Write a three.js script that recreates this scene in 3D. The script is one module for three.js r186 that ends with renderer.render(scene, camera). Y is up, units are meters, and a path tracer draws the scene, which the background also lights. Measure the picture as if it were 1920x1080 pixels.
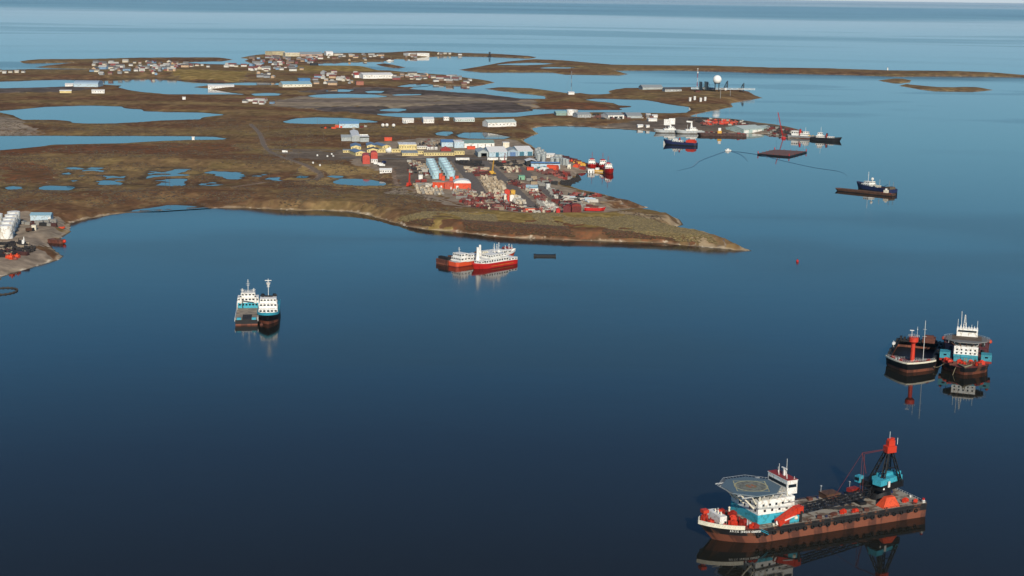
import * as THREE from 'three';
import { mergeGeometries } from 'three/addons/utils/BufferGeometryUtils.js';
import { FontLoader } from 'three/addons/loaders/FontLoader.js';
import { TextGeometry } from 'three/addons/geometries/TextGeometry.js';

// ---------------------------------------------------------------- camera, sky, sun, exposure
const scene = new THREE.Scene();
const camera = new THREE.PerspectiveCamera(21.8318, 16 / 9, 1, 400000);
camera.position.set(0, 200, 0);
camera.rotation.order = 'YXZ';
camera.rotation.set(-0.192738, 0, 0.013399);
const renderer = new THREE.WebGLRenderer({ antialias: true });
renderer.toneMapping = THREE.LinearToneMapping;
renderer.toneMappingExposure = 1;
renderer.shadowMap.enabled = true;

{ // clear cold-air sky: pale at the horizon, deep blue overhead, the same all round
  const W = 64, H = 1024, d = new Float32Array(W * H * 4);
  const stops = [[-90, .5, .55, .6], [0, .60, .68, .74], [0.5, .44, .60, .70], [1.2, .32, .53, .665], [2.2, .265, .505, .655], [5, .225, .515, .69], [9, .145, .415, .655], [13, .088, .295, .555], [17, .06, .175, .37], [22, .042, .105, .235], [35, .034, .09, .23], [90, .024, .07, .22]];
  for (let j = 0; j < H; j++) {
    const e = (j + .5) / H * 180 - 90;
    let k = 1; while (k < stops.length - 1 && stops[k][0] < e) k++;
    const a = stops[k - 1], b = stops[k], t = Math.min(1, Math.max(0, (e - a[0]) / (b[0] - a[0])));
    for (let i = 0; i < W; i++) { const o = (j * W + i) * 4; for (let c = 0; c < 3; c++) d[o + c] = a[c + 1] + (b[c + 1] - a[c + 1]) * t; d[o + 3] = 1; }
  }
  const sky = new THREE.DataTexture(d, W, H, THREE.RGBAFormat, THREE.FloatType);
  sky.mapping = THREE.EquirectangularReflectionMapping; sky.colorSpace = THREE.LinearSRGBColorSpace;
  sky.magFilter = THREE.LinearFilter; sky.minFilter = THREE.LinearFilter; sky.needsUpdate = true;
  scene.background = sky; scene.environment = sky;
}
const SUN_AZ = -9 * Math.PI / 180, SUN_EL = 27.5 * Math.PI / 180;
const sun = new THREE.DirectionalLight(new THREE.Color(1, .93, .82), 4.3);
sun.position.set(-Math.sin(SUN_AZ) * Math.cos(SUN_EL) * 3000, Math.sin(SUN_EL) * 3000, -1800 + Math.cos(SUN_AZ) * Math.cos(SUN_EL) * 3000);
sun.target.position.set(0, 0, -1800); scene.add(sun.target);
sun.castShadow = true; sun.shadow.mapSize.set(4096, 4096);
Object.assign(sun.shadow.camera, { left: -1600, right: 1600, top: 2600, bottom: -1600, near: 10, far: 9000 });
scene.add(sun);
scene.fog = new THREE.FogExp2('#a9cbe0', 1e-5);

// ---------------------------------------------------------------- small tools
function rng(seed) { let s = seed >>> 0; return () => { s = s + 0x6D2B79F5 | 0; let t = Math.imul(s ^ s >>> 15, 1 | s); t = t + Math.imul(t ^ t >>> 7, 61 | t) ^ t; return ((t ^ t >>> 14) >>> 0) / 4294967296; }; }
const NZ = 256, nz = new Float32Array(NZ * NZ); { const r = rng(11); for (let i = 0; i < nz.length; i++) nz[i] = r(); }
function vn(x, y) { // smooth value noise, 0..1
  const xi = Math.floor(x), yi = Math.floor(y); let fx = x - xi, fy = y - yi; fx = fx * fx * (3 - 2 * fx); fy = fy * fy * (3 - 2 * fy);
  const x0 = xi & 255, x1 = (xi + 1) & 255, y0 = (yi & 255) << 8, y1 = ((yi + 1) & 255) << 8;
  const a = nz[y0 + x0], b = nz[y0 + x1], c = nz[y1 + x0], d = nz[y1 + x1];
  return a + (b - a) * fx + (c - a + (a - b - c + d) * fx) * fy;
}
function fbm(x, y, n = 4) { let s = 0, a = .5, t = 0; for (let i = 0; i < n; i++) { s += a * vn(x, y); t += a; a *= .5; x = x * 2.03 + 17.3; y = y * 2.03 + 9.1; } return s / t; }
const sst = (a, b, x) => { const t = Math.min(1, Math.max(0, (x - a) / (b - a))); return t * t * (3 - 2 * t); };
const lerp = (a, b, t) => a + (b - a) * t;
function segDist2(px, pz, ax, az, bx, bz) { const dx = bx - ax, dz = bz - az; let t = ((px - ax) * dx + (pz - az) * dz) / (dx * dx + dz * dz || 1); t = t < 0 ? 0 : t > 1 ? 1 : t; const ex = px - ax - t * dx, ez = pz - az - t * dz; return ex * ex + ez * ez; }
function polyBox(p) { let b = [1e9, 1e9, -1e9, -1e9]; for (const [x, z] of p) { b = [Math.min(b[0], x), Math.min(b[1], z), Math.max(b[2], x), Math.max(b[3], z)]; } return b; }
function sdPoly(p, x, z) { // signed distance, positive inside
  let d = 1e18, inside = false;
  for (let i = 0, j = p.length - 1; i < p.length; j = i++) {
    const a = p[i], b = p[j]; d = Math.min(d, segDist2(x, z, a[0], a[1], b[0], b[1]));
    if ((a[1] > z) !== (b[1] > z) && x < (b[0] - a[0]) * (z - a[1]) / (b[1] - a[1]) + a[0]) inside = !inside;
  }
  return inside ? Math.sqrt(d) : -Math.sqrt(d);
}
const taken = {};
function numbered(n) { const k = taken[n] = (taken[n] ?? -1) + 1; return k ? n + '_' + String(k).padStart(3, '0') : n; }
function tag(o, label, category, group, kind) { if (label) o.userData.label = label; if (category) o.userData.category = category; if (group) o.userData.group = group; if (kind) o.userData.kind = kind; return o; }
function shadowed(m) { m.castShadow = m.receiveShadow = true; return m; }

// ---------------------------------------------------------------- the land: shorelines in metres, [x, z] with the camera above the origin
const COAST = [[-366,-928.4],[-362.3,-984.5],[-359.4,-1029],[-362.7,-1043],[-358.1,-1058],[-353.3,-1075.6],[-347.5,-1098.3],[-343,-1112.5],[-344.7,-1126.5],[-349.1,-1135.8],[-360.2,-1154.7],[-373.6,-1184.5],[-376.4,-1192.3],[-370.9,-1195.4],[-372.9,-1225.5],[-373.8,-1248.4],[-380.6,-1268.6],[-386.8,-1292.6],[-385.3,-1305.4],[-379.2,-1322.1],[-372.4,-1335.9],[-364.6,-1350.1],[-354.3,-1361.4],[-327.9,-1374.3],[-293.7,-1393.6],[-273.6,-1401],[-249.9,-1401.4],[-225.6,-1394.7],[-204.3,-1389.6],[-181.5,-1391.8],[-157.6,-1388.7],[-137.4,-1371.4],[-123.4,-1348.9],[-113.4,-1333.3],[-96.2,-1303],[-76.9,-1286.2],[-51.2,-1273.4],[-29.8,-1260.6],[-14.1,-1250.3],[5.3,-1243.4],[21.9,-1242],[46.4,-1235.7],[70.8,-1233.5],[97.9,-1231.6],[119.4,-1227.9],[141,-1218.8],[163.4,-1207.3],[185.1,-1194.7],[194.6,-1191.6],[190.4,-1206.8],[182.9,-1237.3],[170.6,-1263.1],[155.1,-1279.3],[140,-1308.3],[152.6,-1332.4],[153.1,-1364.2],[138.4,-1385],[126.4,-1403.2],[105.1,-1408.3],[101.1,-1416.9],[105.2,-1431.6],[118.8,-1435.1],[135.3,-1440.4],[120.9,-1461.7],[114.7,-1484.5],[93.3,-1539.9],[70.5,-1576.8],[59.8,-1609.9],[56.6,-1618.9],[73.1,-1666.8],[74.9,-1682.1],[73,-1723.4],[81.9,-1729.7],[100.6,-1742.7],[98.5,-1810],[94.4,-1833.2],[85,-1844.1],[78.1,-1886.7],[62.9,-1917],[49.7,-1941.9],[41.4,-1940.8],[31.1,-2001.8],[16,-2097.1],[13.1,-2128.5],[36.7,-2229.1],[31.6,-2268.7],[28,-2314.8],[46.2,-2362.3],[79.7,-2381.5],[114.1,-2373],[121.9,-2343.8],[157,-2344.4],[194.1,-2316.7],[221.6,-2284.6],[255.6,-2275.2],[274.8,-2287.1],[353,-2280.6],[386.4,-2276.6],[395.3,-2233.8],[404.5,-2209.4],[419.1,-2203.1],[443.4,-2215],[450.3,-2313.5],[449.2,-2365.3],[439.2,-2423.1],[415,-2459.4],[385.2,-2529.9],[356.8,-2546.4],[323.6,-2563.5],[301.1,-2590.9],[318.1,-2641.3],[355.1,-2725.1],[415.2,-2847.1],[423.6,-2942.3],[477.1,-3052.8],[515.5,-3122.3],[512.2,-3207],[519.7,-3330.6],[510.3,-3386.1],[413.9,-3434.5],[319.7,-3403.5],[226.6,-3363.1],[203.7,-3281.5],[203.9,-3190.5],[167.1,-3135.8],[139.2,-3212.6],[123.7,-3164.9],[47.1,-3323.6],[-40.2,-3335.4],[-69.2,-3307.6],[-32.2,-3249.2],[17,-3168.9],[60.7,-3100.2],[62.7,-2978.9],[26.7,-2971.8],[-26.9,-3057.2],[-50.4,-3097.6],[-98.6,-3127.1],[-146.5,-3178.8],[-198.7,-3220.5],[-227.5,-3255.4],[-216.6,-3373.7],[-193.5,-3430.6],[-145.6,-3420.7],[-80,-3415],[-46.8,-3551.3],[-59.2,-3616.3],[-156.1,-3822.1],[-240.5,-3895.5],[-306.2,-3960.7],[-352.6,-3962.3],[-369.2,-4067.8],[-395.8,-4151.5],[-451.7,-4179.4],[-542.4,-4194.6],[-570.6,-4318.1],[-582.2,-4454.6],[-462.6,-4580.5],[-395.1,-4643.9],[-373.5,-4832],[-322,-4828],[-295.6,-4987.1],[-236.2,-5111.6],[-93.3,-5100.6],[60.4,-4996.1],[72.6,-5111.2],[-48.2,-5281.7],[-192.1,-5339.8],[-248.9,-5385.6],[-308.7,-5468.4],[-391.5,-5437.8],[-456.6,-5280],[-526,-5210.4],[-619.6,-5176.9],[-721,-5092.6],[-814.7,-5059.5],[-861.1,-4905.6],[-862.7,-4732.9],[-820.5,-4645],[-813.2,-4530.6],[-764.8,-4363.2],[-763.5,-4227.5],[-847.4,-4235.7],[-925,-4297],[-967.4,-4407.8],[-908.1,-4500.5],[-863,-4514.8],[-860.4,-4612.2],[-902.4,-4678.6],[-1020.9,-4668],[-1154.2,-4587.6],[-1270.6,-4460.1],[-1396.2,-4393.4],[-1416.4,-4303],[-1361.8,-4181.2],[-1296.8,-4235.1],[-1209.2,-4296.9],[-1250.9,-4181.3],[-1270,-3984.6],[-1201.4,-3944.2],[-1116.1,-3938.9],[-1096.3,-3844.1],[-1233.7,-3848.2],[-1291.2,-3776.7],[-1427.2,-3712.5]];
const ISLANDS = [
  [[-154.8,-4148.4],[-101.4,-4371.9],[-42.3,-4658.3],[50.5,-4886.6],[160.7,-4823.6],[309.1,-4544.3],[589.6,-4577.2],[771.7,-4505.4],[951.5,-4489.1],[1090.2,-4407.4],[1182.5,-4344.9],[1298.7,-4454.6],[1359.7,-4346.3],[1386,-4284.4],[1429,-4231.6],[1573.7,-4062.1],[1541.1,-3977.1],[1398.2,-4139.5],[1327.8,-4171.6],[1216.2,-4168.4],[1051.7,-4101.3],[918.6,-4156.9],[703,-4187.1],[612.2,-4246.4],[465,-4289.3],[279.6,-4238.1],[306.1,-4011.3],[218.9,-3999.6],[118.3,-3998.1],[92.2,-4096.7],[-93.5,-4037.9]],
  [[933.9,-3880.7],[979.7,-3955.3],[1036.3,-3930.8],[993,-3790.5],[939.7,-3792.1]],
  [[929.8,-3645.6],[975,-3746.4],[974.1,-3666.8],[1014.3,-3578.5],[1115.8,-3611.8],[1122.6,-3519.6],[1069.5,-3468],[962.4,-3458.8],[939.4,-3534.7]],
  [[-409.6,-4411.1],[-379.1,-4455.6],[-335.8,-4343.7],[-306.8,-4240],[-332.4,-4204],[-375.2,-4285.3]],
];
const LAKES = [
  ['lake', [[-925.3,-2488.7],[-862.2,-2511.7],[-839.6,-2552],[-814.8,-2619.4],[-761.7,-2661.9],[-696.4,-2647.8],[-676.4,-2606.5],[-643.9,-2587.4],[-628.9,-2544.9],[-531.7,-2534.6],[-482,-2496.7],[-507,-2436.5],[-503.2,-2397.3],[-559.4,-2364],[-590.1,-2318.4],[-624.6,-2293.1],[-656.6,-2290.8],[-680.8,-2303.7],[-691.6,-2332],[-722.8,-2347.4],[-770.5,-2344.6],[-812.4,-2428.5],[-851,-2478.5],[-913.3,-2456.1]]],
  ['lake', [[-773.1,-2074.2],[-714,-2074.8],[-662.1,-2086.4],[-502.7,-2105.7],[-461.8,-2107.6],[-424.4,-2108.9],[-398,-2076.5],[-408,-2063.2],[-450.1,-2053.4],[-490.3,-2028.4],[-526.7,-1995.6],[-607.4,-1967.6],[-626.9,-1919],[-649.8,-1885.4],[-692.1,-1853.6]]],
  ['lake', [[-1224.9,-3304.8],[-1141.5,-3335.4],[-1089.4,-3402.1],[-1036.5,-3459.7],[-963.5,-3461.9],[-907.4,-3491.7],[-870.5,-3559.1],[-821.1,-3536.2],[-775.8,-3456.4],[-713.9,-3412.2],[-654.4,-3398.5],[-606.1,-3453.2],[-550.7,-3451.2],[-519.4,-3430.5],[-513.7,-3368.5],[-519.1,-3326.3],[-556.9,-3305.6],[-613.5,-3294.6],[-671.3,-3291.3],[-688.6,-3218.8],[-648.8,-3180.4],[-587.9,-3067.8],[-536.1,-3002.5],[-675.6,-2973.5],[-740.5,-3023.3],[-797.2,-3098.4],[-838.7,-3181.3],[-847.4,-3241],[-903.1,-3263.9],[-921.1,-3185.5],[-1002.2,-3120.4],[-1058.2,-3089.7],[-1133.2,-3055.1]]],
  ['lake', [[-367.3,-2374.8],[-355.6,-2440.2],[-320.8,-2473.5],[-285,-2468.4],[-236.6,-2422.4],[-214.6,-2389.3],[-270.8,-2344.8],[-319.9,-2336.9],[-354.6,-2346.3]]],
  ['lagoon', [[138.1,-2986.4],[167.1,-3031.8],[247.8,-3031.9],[278.2,-2952.2],[297.3,-2881.9],[327.8,-2817.1],[324,-2749.2],[307.7,-2682.2],[274.7,-2657.8],[227.2,-2655.7],[109.1,-2653.5],[67.7,-2621.7],[35.6,-2586.1],[1.5,-2533.7],[-82,-2497.1],[-173.4,-2481.7],[-218.2,-2519.2],[-237.2,-2550.7],[-204.2,-2580.2],[-133.5,-2598.6],[-62,-2623.4],[-0.4,-2621.9],[33.8,-2671.5],[31.4,-2713.4],[74.9,-2717.4],[150.3,-2718],[189,-2718.4],[199.7,-2733.4],[192.1,-2765.1],[219.7,-2804.1],[221.3,-2825.1],[197.3,-2841.7],[191.3,-2905.5],[163.7,-2930]]],
  ['lake', [[-412.4,-2995.2],[-394.9,-3048.7],[-354.5,-3074.1],[-287.9,-3062.5],[-252.5,-3003.6],[-277.9,-2955.3],[-358.7,-2929.6],[-392.4,-2948]]],
  ['pond', [[-238.7,-2647.9],[-214.8,-2690.8],[-195,-2681.4],[-190.8,-2650.2],[-203.8,-2610.6],[-232.8,-2623.9]]],
  ['pond', [[-117.1,-2205],[-106.9,-2237.6],[-92.6,-2239.8],[-89,-2209.2],[-97,-2160.8],[-109.7,-2167.4]]],
  ['pond', [[-85.6,-2183.7],[-74.4,-2222.8],[-42.9,-2232],[-25,-2201.2],[-5.2,-2161.6],[-14.3,-2131.4],[-63.5,-2124.4],[-79.5,-2146.7]]],
  ['lagoon', [[-64,-4457.7],[-17.2,-4579.5],[48.4,-4667.1],[130.1,-4639.4],[70.7,-4504.9],[-0.9,-4424.3]]], ['pond', [[70.9,-4311.5],[116,-4407.4],[184.9,-4377],[143.2,-4283.7],[89.8,-4268.7]]],
  ['pond', [[-398.2,-3161.7],[-372,-3226.6],[-342.2,-3205.1],[-344.3,-3130.3],[-382.2,-3122.2]]],
  ['pond', [[-314.5,-3143.8],[-300.1,-3192.1],[-273.3,-3170.6],[-275.6,-3108],[-302.7,-3102.3]]],
  ['pond', [[-251.3,-3053.3],[-225.5,-3101.2],[-190.5,-3105.1],[-189.3,-3049.4],[-236.6,-3031.4]]],
  ['pond', [[-261,-3344.9],[-232.8,-3455],[-194.5,-3449.1],[-207.2,-3377.4],[-241.4,-3319.5]]],
  ['pond', [[-532,-3028.4],[-507.6,-3076.2],[-469.5,-3041.5],[-471.2,-2983.2],[-510.8,-2966.9]]],
  ['pond', [[-489.8,-1526.6],[-487.7,-1546.8],[-461.6,-1542.9],[-449.7,-1526.5],[-452.6,-1504.8],[-476.5,-1508.6]]],
  ['pond', [[-522.6,-1523.1],[-520.8,-1541],[-508.4,-1533.4],[-503.3,-1514.4],[-511.8,-1507]]],
  ['marsh_pool', [[-531.7,-1675.2],[-535.9,-1712.3],[-507.7,-1721.2],[-460.1,-1715.9],[-429,-1635.9],[-401,-1518.7],[-447.1,-1531.2],[-492.6,-1628.7]], .415],
  ['marsh_pool', [[-393.5,-1563.7],[-411.2,-1678.8],[-409.2,-1721.9],[-379.8,-1714.5],[-312.8,-1700.8],[-286.9,-1622.4],[-315,-1558.6],[-353.3,-1554.5]], .425],
  ['marsh_pool', [[-292,-1651.5],[-269.2,-1695.3],[-242.4,-1677.5],[-226.7,-1629.2],[-266.7,-1605.5]], .43],
  ['pond', [[-195,-1608.6],[-189.4,-1635.8],[-166.2,-1638.4],[-134.5,-1610.5],[-139.2,-1584.4],[-159.9,-1575.3],[-183.3,-1581.9]]],
  ['pond', [[-206.4,-1658.7],[-200.2,-1667],[-190.8,-1657.9],[-192.6,-1642.8]]],
  ['pond', [[-242,-1642.2],[-236.9,-1660.3],[-228,-1651.2],[-227.9,-1633.9]]],
  ['lagoon', [[-356.8,-1367.1],[-338.9,-1393.6],[-326.6,-1412.3],[-309.8,-1412.1],[-295.9,-1401.4],[-316.9,-1391.4],[-334.4,-1380.8]]],
];
for (const l of LAKES) { const cut = l[2]; l[2] = polyBox(l[1]); l[3] = cut; }
const YARD = [[-217.2,-1878.3],[-189.8,-2015.9],[-123,-2103.9],[-2.8,-2105],[25.8,-1979.5],[47.9,-1867.3],[85.9,-1752.2],[77.3,-1696.7],[49.6,-1580.1],[69.1,-1507.5],[110.6,-1409.6],[87.8,-1368.2],[18.6,-1354.8],[-28.3,-1378.2],[-46.1,-1390.8],[-111.4,-1531.4],[-138.3,-1692.7],[-164.3,-1679],[-194,-1758.1]];
const TERMINAL = [[-483.1,-1285],[-435.2,-1308.9],[-407.7,-1311.5],[-382,-1256.8],[-375.7,-1199.4],[-370,-1146.8],[-350.7,-1104.3],[-358.1,-1071.6],[-386,-1020.6]];
const RADAR = [[330.2,-3209.5],[391.7,-3297.4],[491.7,-3262.6],[484.4,-3101.7],[421.6,-2929.6],[312.1,-2878.6]];
const HUMPS = [[...[-811.1,-3691.9], 330, 420, 6], [...[-434.1,-4016.4], 260, 260, 6], [...[1234.6,-4233.5], 200, 120, 5], [...[-366.8,-4222.7], 80, 150, 4], [...[428,-3174.5], 170, 260, 6], [...[896.4,-4263.1], 500, 160, 3], [...[-420,-1768.5], 260, 120, 2.5], [...[-712,-2208.8], 60, 60, 4]];
function shore(x, z) { // [metres inland from the sea, metres from the nearest lake]
  let s = sdPoly(COAST, x, z); for (const p of ISLANDS) { const d = sdPoly(p, x, z); if (d > s) s = d; }
  let l = 400; for (const k of LAKES) { const b = k[2]; if (x < b[0] - l || x > b[2] + l || z < b[1] - l || z > b[3] + l) continue; let d = -sdPoly(k[1], x, z); if (k[3]) d = Math.max(d, (fbm(x / 19 + 2, z / 24 + 5, 4) - k[3]) * 80); if (d < l) l = d; }
  return [s, l];
}
function heightFrom(x, z, s, l) {
  const wob = (fbm(x / 14, z / 22, 3) - .5) * 5; // ragged water's edge
  const sw = s + wob * sst(0, 400, -z - 900) * .8, marsh = sst(-2050, -1950, z) * (1 - sst(-60, 0, x)), lw = l + wob * .7 + marsh * (fbm(x / 13 + 50, z / 24, 3) - .5) * 9;
  const yard = Math.max(sst(-20, 12, sdPoly(YARD, x, z)), sst(-18, 8, sdPoly(TERMINAL, x, z)));
  const front = sst(-1560, -1420, z);
  let bluff = lerp(3.1, 6.6, front) * (1 - yard) + 4.2 * yard;
  let h = sw < 0 ? sw * .16 : Math.min(.13 * sw, .75) + bluff * sst(lerp(4, 1.5, front), lerp(26, 15, front), sw);
  const rough = (fbm(x / 60, z / 60, 3) - .5) * 2.2 * sst(10, 60, sw) * (1 - yard);
  h += rough;
  const lh = lw < 0 ? .5 + lw * .16 : .5 + Math.min(.12 * lw, .6) + 3.6 * sst(3, 55, lw) + Math.max(0, rough);
  h = Math.min(h, lerp(lh, h, sst(40, 70, lw)));
  for (const [hx, hz, rx, rz, a] of HUMPS) { const q = ((x - hx) / rx) ** 2 + ((z - hz) / rz) ** 2; if (q < 4) h += a * Math.exp(-q * 1.6) * sst(5, 50, Math.min(sw, lw)); }
  return Math.max(h, -3);
}
const groundAt = (x, z) => { const [s, l] = shore(x, z); return heightFrom(x, z, s, l); };

// grid: even columns, rows that widen slowly with distance
const X0 = -1960, DX = 7, NX = 620, rows = [-930];
while (rows[rows.length - 1] > -5500) { const z = rows[rows.length - 1]; rows.push(z - 5 * Math.pow(-z / 1200, 1.25)); }
const NZR = rows.length, S = new Float32Array(NX * NZR), LK = new Float32Array(NX * NZR), HT = new Float32Array(NX * NZR);
for (let j = 0; j < NZR; j++) for (let i = 0; i < NX; i++) {
  const x = X0 + i * DX, z = rows[j], k = j * NX + i;
  if (Math.abs(x) > -z * .40 + 60) { S[k] = -100; HT[k] = -3; LK[k] = 400; continue; }
  const [s, l] = shore(x, z); S[k] = s; LK[k] = l; HT[k] = s < -30 ? -3 : heightFrom(x, z, s, l);
}
function rowOf(z) { let a = 0, b = NZR - 2; while (a < b) { const m = (a + b + 1) >> 1; if (rows[m] >= z) a = m; else b = m - 1; } return a; }
function gridAt(A, x, z) { const j = rowOf(z), fz = Math.min(1, Math.max(0, (z - rows[j]) / (rows[j + 1] - rows[j]))); const gx = Math.min(NX - 2, Math.max(0, (x - X0) / DX)), i = Math.floor(gx), fx = gx - i, k = j * NX + i; return lerp(lerp(A[k], A[k + 1], fx), lerp(A[k + NX], A[k + NX + 1], fx), fz); }
const ground = (x, z) => gridAt(HT, x, z);

// ---------------------------------------------------------------- ground cover colours, painted in metres on two maps (near and far ground)
const GRAVEL = [ // [polygon, kind]  kinds: 1 gravel, 2 dark mud flat, 3 dark cinder yard, 4 sand, 5 green sward, 6 red heath, 7 dry grass, 8 pale mud flat
  [[[-447.7,-2833.5],[-421.4,-2931.4],[-390,-3011.4],[-296.5,-3039.5],[-182.3,-3115.8],[-69.9,-3036.4],[36.5,-2914.4],[44.9,-2784.7],[24,-2648],[-4,-2581.3],[-95.3,-2565.3],[-238.9,-2540],[-294.8,-2554],[-376,-2613.5],[-440,-2693.1]], 8],
  [[[-362.4,-2616],[-309.7,-2684.1],[-196.2,-2698.6],[-103,-2770.6],[-4.7,-2846.6],[34.1,-2701.4],[-4,-2575.3],[-131.1,-2553],[-237.9,-2528.4],[-331.8,-2559.5]], 2],
  [[[-411.1,-3174.8],[-306,-3255.4],[-186.5,-3187.2],[-48.7,-3057.6],[36.7,-2929.8],[-4.8,-2876.1],[-110.8,-2978.9],[-223.4,-3072.1],[-338.7,-3030.6],[-439.8,-3060.6]], 2],
  [[[35.5,-2825.4],[98,-2896.2],[157.2,-2848.7],[199.5,-2731.8],[129.7,-2692.8],[43.5,-2690.1]], 6],
  [[[-897.3,-2413],[-825.2,-2403.2],[-774.3,-2326.2],[-698.2,-2165.3],[-656.5,-2069.1],[-685.7,-2056.7],[-759.6,-2037.8]], 1],
  [[[-1125.4,-3034.3],[-995.5,-3099.9],[-907.5,-3138.4],[-857.7,-3040.1],[-904.2,-2944.4],[-996.5,-2908.3],[-1067.7,-2877]], 2],
  [[[-215.8,-1865.5],[-188.4,-2001.1],[-129.4,-2086.7],[-2.8,-2097],[25.7,-1972.3],[44.7,-1873.3],[87,-1775.1],[98.4,-1704.5],[74,-1691.1],[52.4,-1580.5],[69.5,-1516],[112.3,-1432.2],[120.2,-1403.3],[93.2,-1375.7],[57.8,-1358.5],[18.6,-1351.4],[-28.2,-1374.7],[-40.8,-1380.6],[-101.9,-1473.3],[-123.8,-1584.4],[-138.3,-1692.7],[-163.8,-1673.9],[-193.4,-1752.4]], 1],
  [[[-313.6,-1892.2],[-218.7,-1891.4],[-174.4,-1851.5],[-206.6,-1785.8],[-283.7,-1788.1]], 3],
  [[[-178.6,-1813.5],[-148.2,-1854.9],[-111.5,-1797.7],[-98.5,-1686.7],[-96.9,-1564.2],[-119.2,-1561.8],[-138.3,-1692.7],[-161.3,-1711.6]], 3],
  [[[-120.3,-1539.2],[-87,-1491.3],[-47.5,-1431.6],[-15.8,-1375.9],[-50.7,-1379.6],[-95.1,-1450.1],[-124.9,-1495.7]], 1],
  [[[-106.5,-1822.6],[-75.6,-1864.3],[24.6,-1877.2],[27.1,-1815],[-65.9,-1785.5],[-104,-1780.8]], 3],
  [[[62.6,-2314],[158.1,-2388.6],[294.4,-2540.2],[376.9,-2487.2],[444.1,-2325.3],[436.7,-2181.8],[347.9,-2237.6],[218.6,-2254]], 3],
  [[[-480.8,-1278.9],[-433.1,-1302.6],[-410,-1311.3],[-382.4,-1281.6],[-372.9,-1233.8],[-375.7,-1199.4],[-371.9,-1159.4],[-352.5,-1123.3],[-336.2,-1096],[-345,-1055.1],[-381,-1006.9]], 1],
  [[[-100.8,-1320.3],[-30,-1346.8],[92.1,-1358.3],[141,-1310],[149,-1255.9],[107,-1240.7],[17.5,-1256.2],[-51.3,-1274.2]], 5],
  [[[-88.7,-1283.1],[-29.1,-1307.4],[63.6,-1272.2],[129.6,-1242.6],[148.3,-1210.7],[82.6,-1210.6],[8.3,-1221],[-50.3,-1250.3]], 6],
  [[[93,-1372.2],[153.4,-1337.1],[186.1,-1171.6],[162.5,-1185.2],[146.4,-1232.7],[111.9,-1301.1]], 4],
  [[[99.2,-1469.7],[134.1,-1411.9],[101.9,-1394.3],[80.6,-1417.8]], 4],
  [[[-247.9,-1760.6],[-160.1,-1698.9],[-125.4,-1569.2],[-130.9,-1502.8],[-200.4,-1538.6],[-246.8,-1627.1]], 7],
  [[[-665,-1930.7],[-535.7,-1963.1],[-378.4,-1985],[-330.6,-1873.3],[-431,-1815.5],[-559.7,-1811.5],[-617.8,-1791.6]], 6],
  [[[-593,-1718.3],[-545.5,-1724.1],[-491.1,-1624],[-492,-1551.9],[-535,-1547.2]], 6],
  [[[-615.2,-4086.6],[-358.6,-4129.2],[-343,-3870],[-551.3,-3841.3]], 5],
  [[[-914.6,-3825.1],[-654.9,-3733.3],[-622.3,-3407.8],[-766.9,-3461.3]], 5],
];
const TRACKS = [ // [polyline, width]
  [[[-399.4,-2267.8],[-361.6,-2129.6],[-316.3,-1908.5],[-278.9,-1798.1],[-234.9,-1711.6],[-217.4,-1671.1],[-215,-1615.9],[-230.5,-1594.9],[-260.5,-1568.2],[-285.5,-1520.7]], 7],
  [[[-373.6,-2234.1],[-274.7,-2240.3],[-210.9,-2240.9],[-158.2,-2286.8]], 4], [[[-139,-1701.4],[-122.6,-1569.5],[-92.1,-1486.1],[-41.4,-1402.1],[-10.9,-1383.4]], 6], [[[-733.7,-2133.4],[-682.3,-2115.3],[-656.5,-2069.1]], 6],
  [[[-299.8,-1890.5],[-220.6,-1907.7],[-144.6,-1988]], 4], [[[-408.5,-2841.3],[-264.3,-2810.7],[-116.3,-2854.3],[35.3,-2811]], 5],
];
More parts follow.
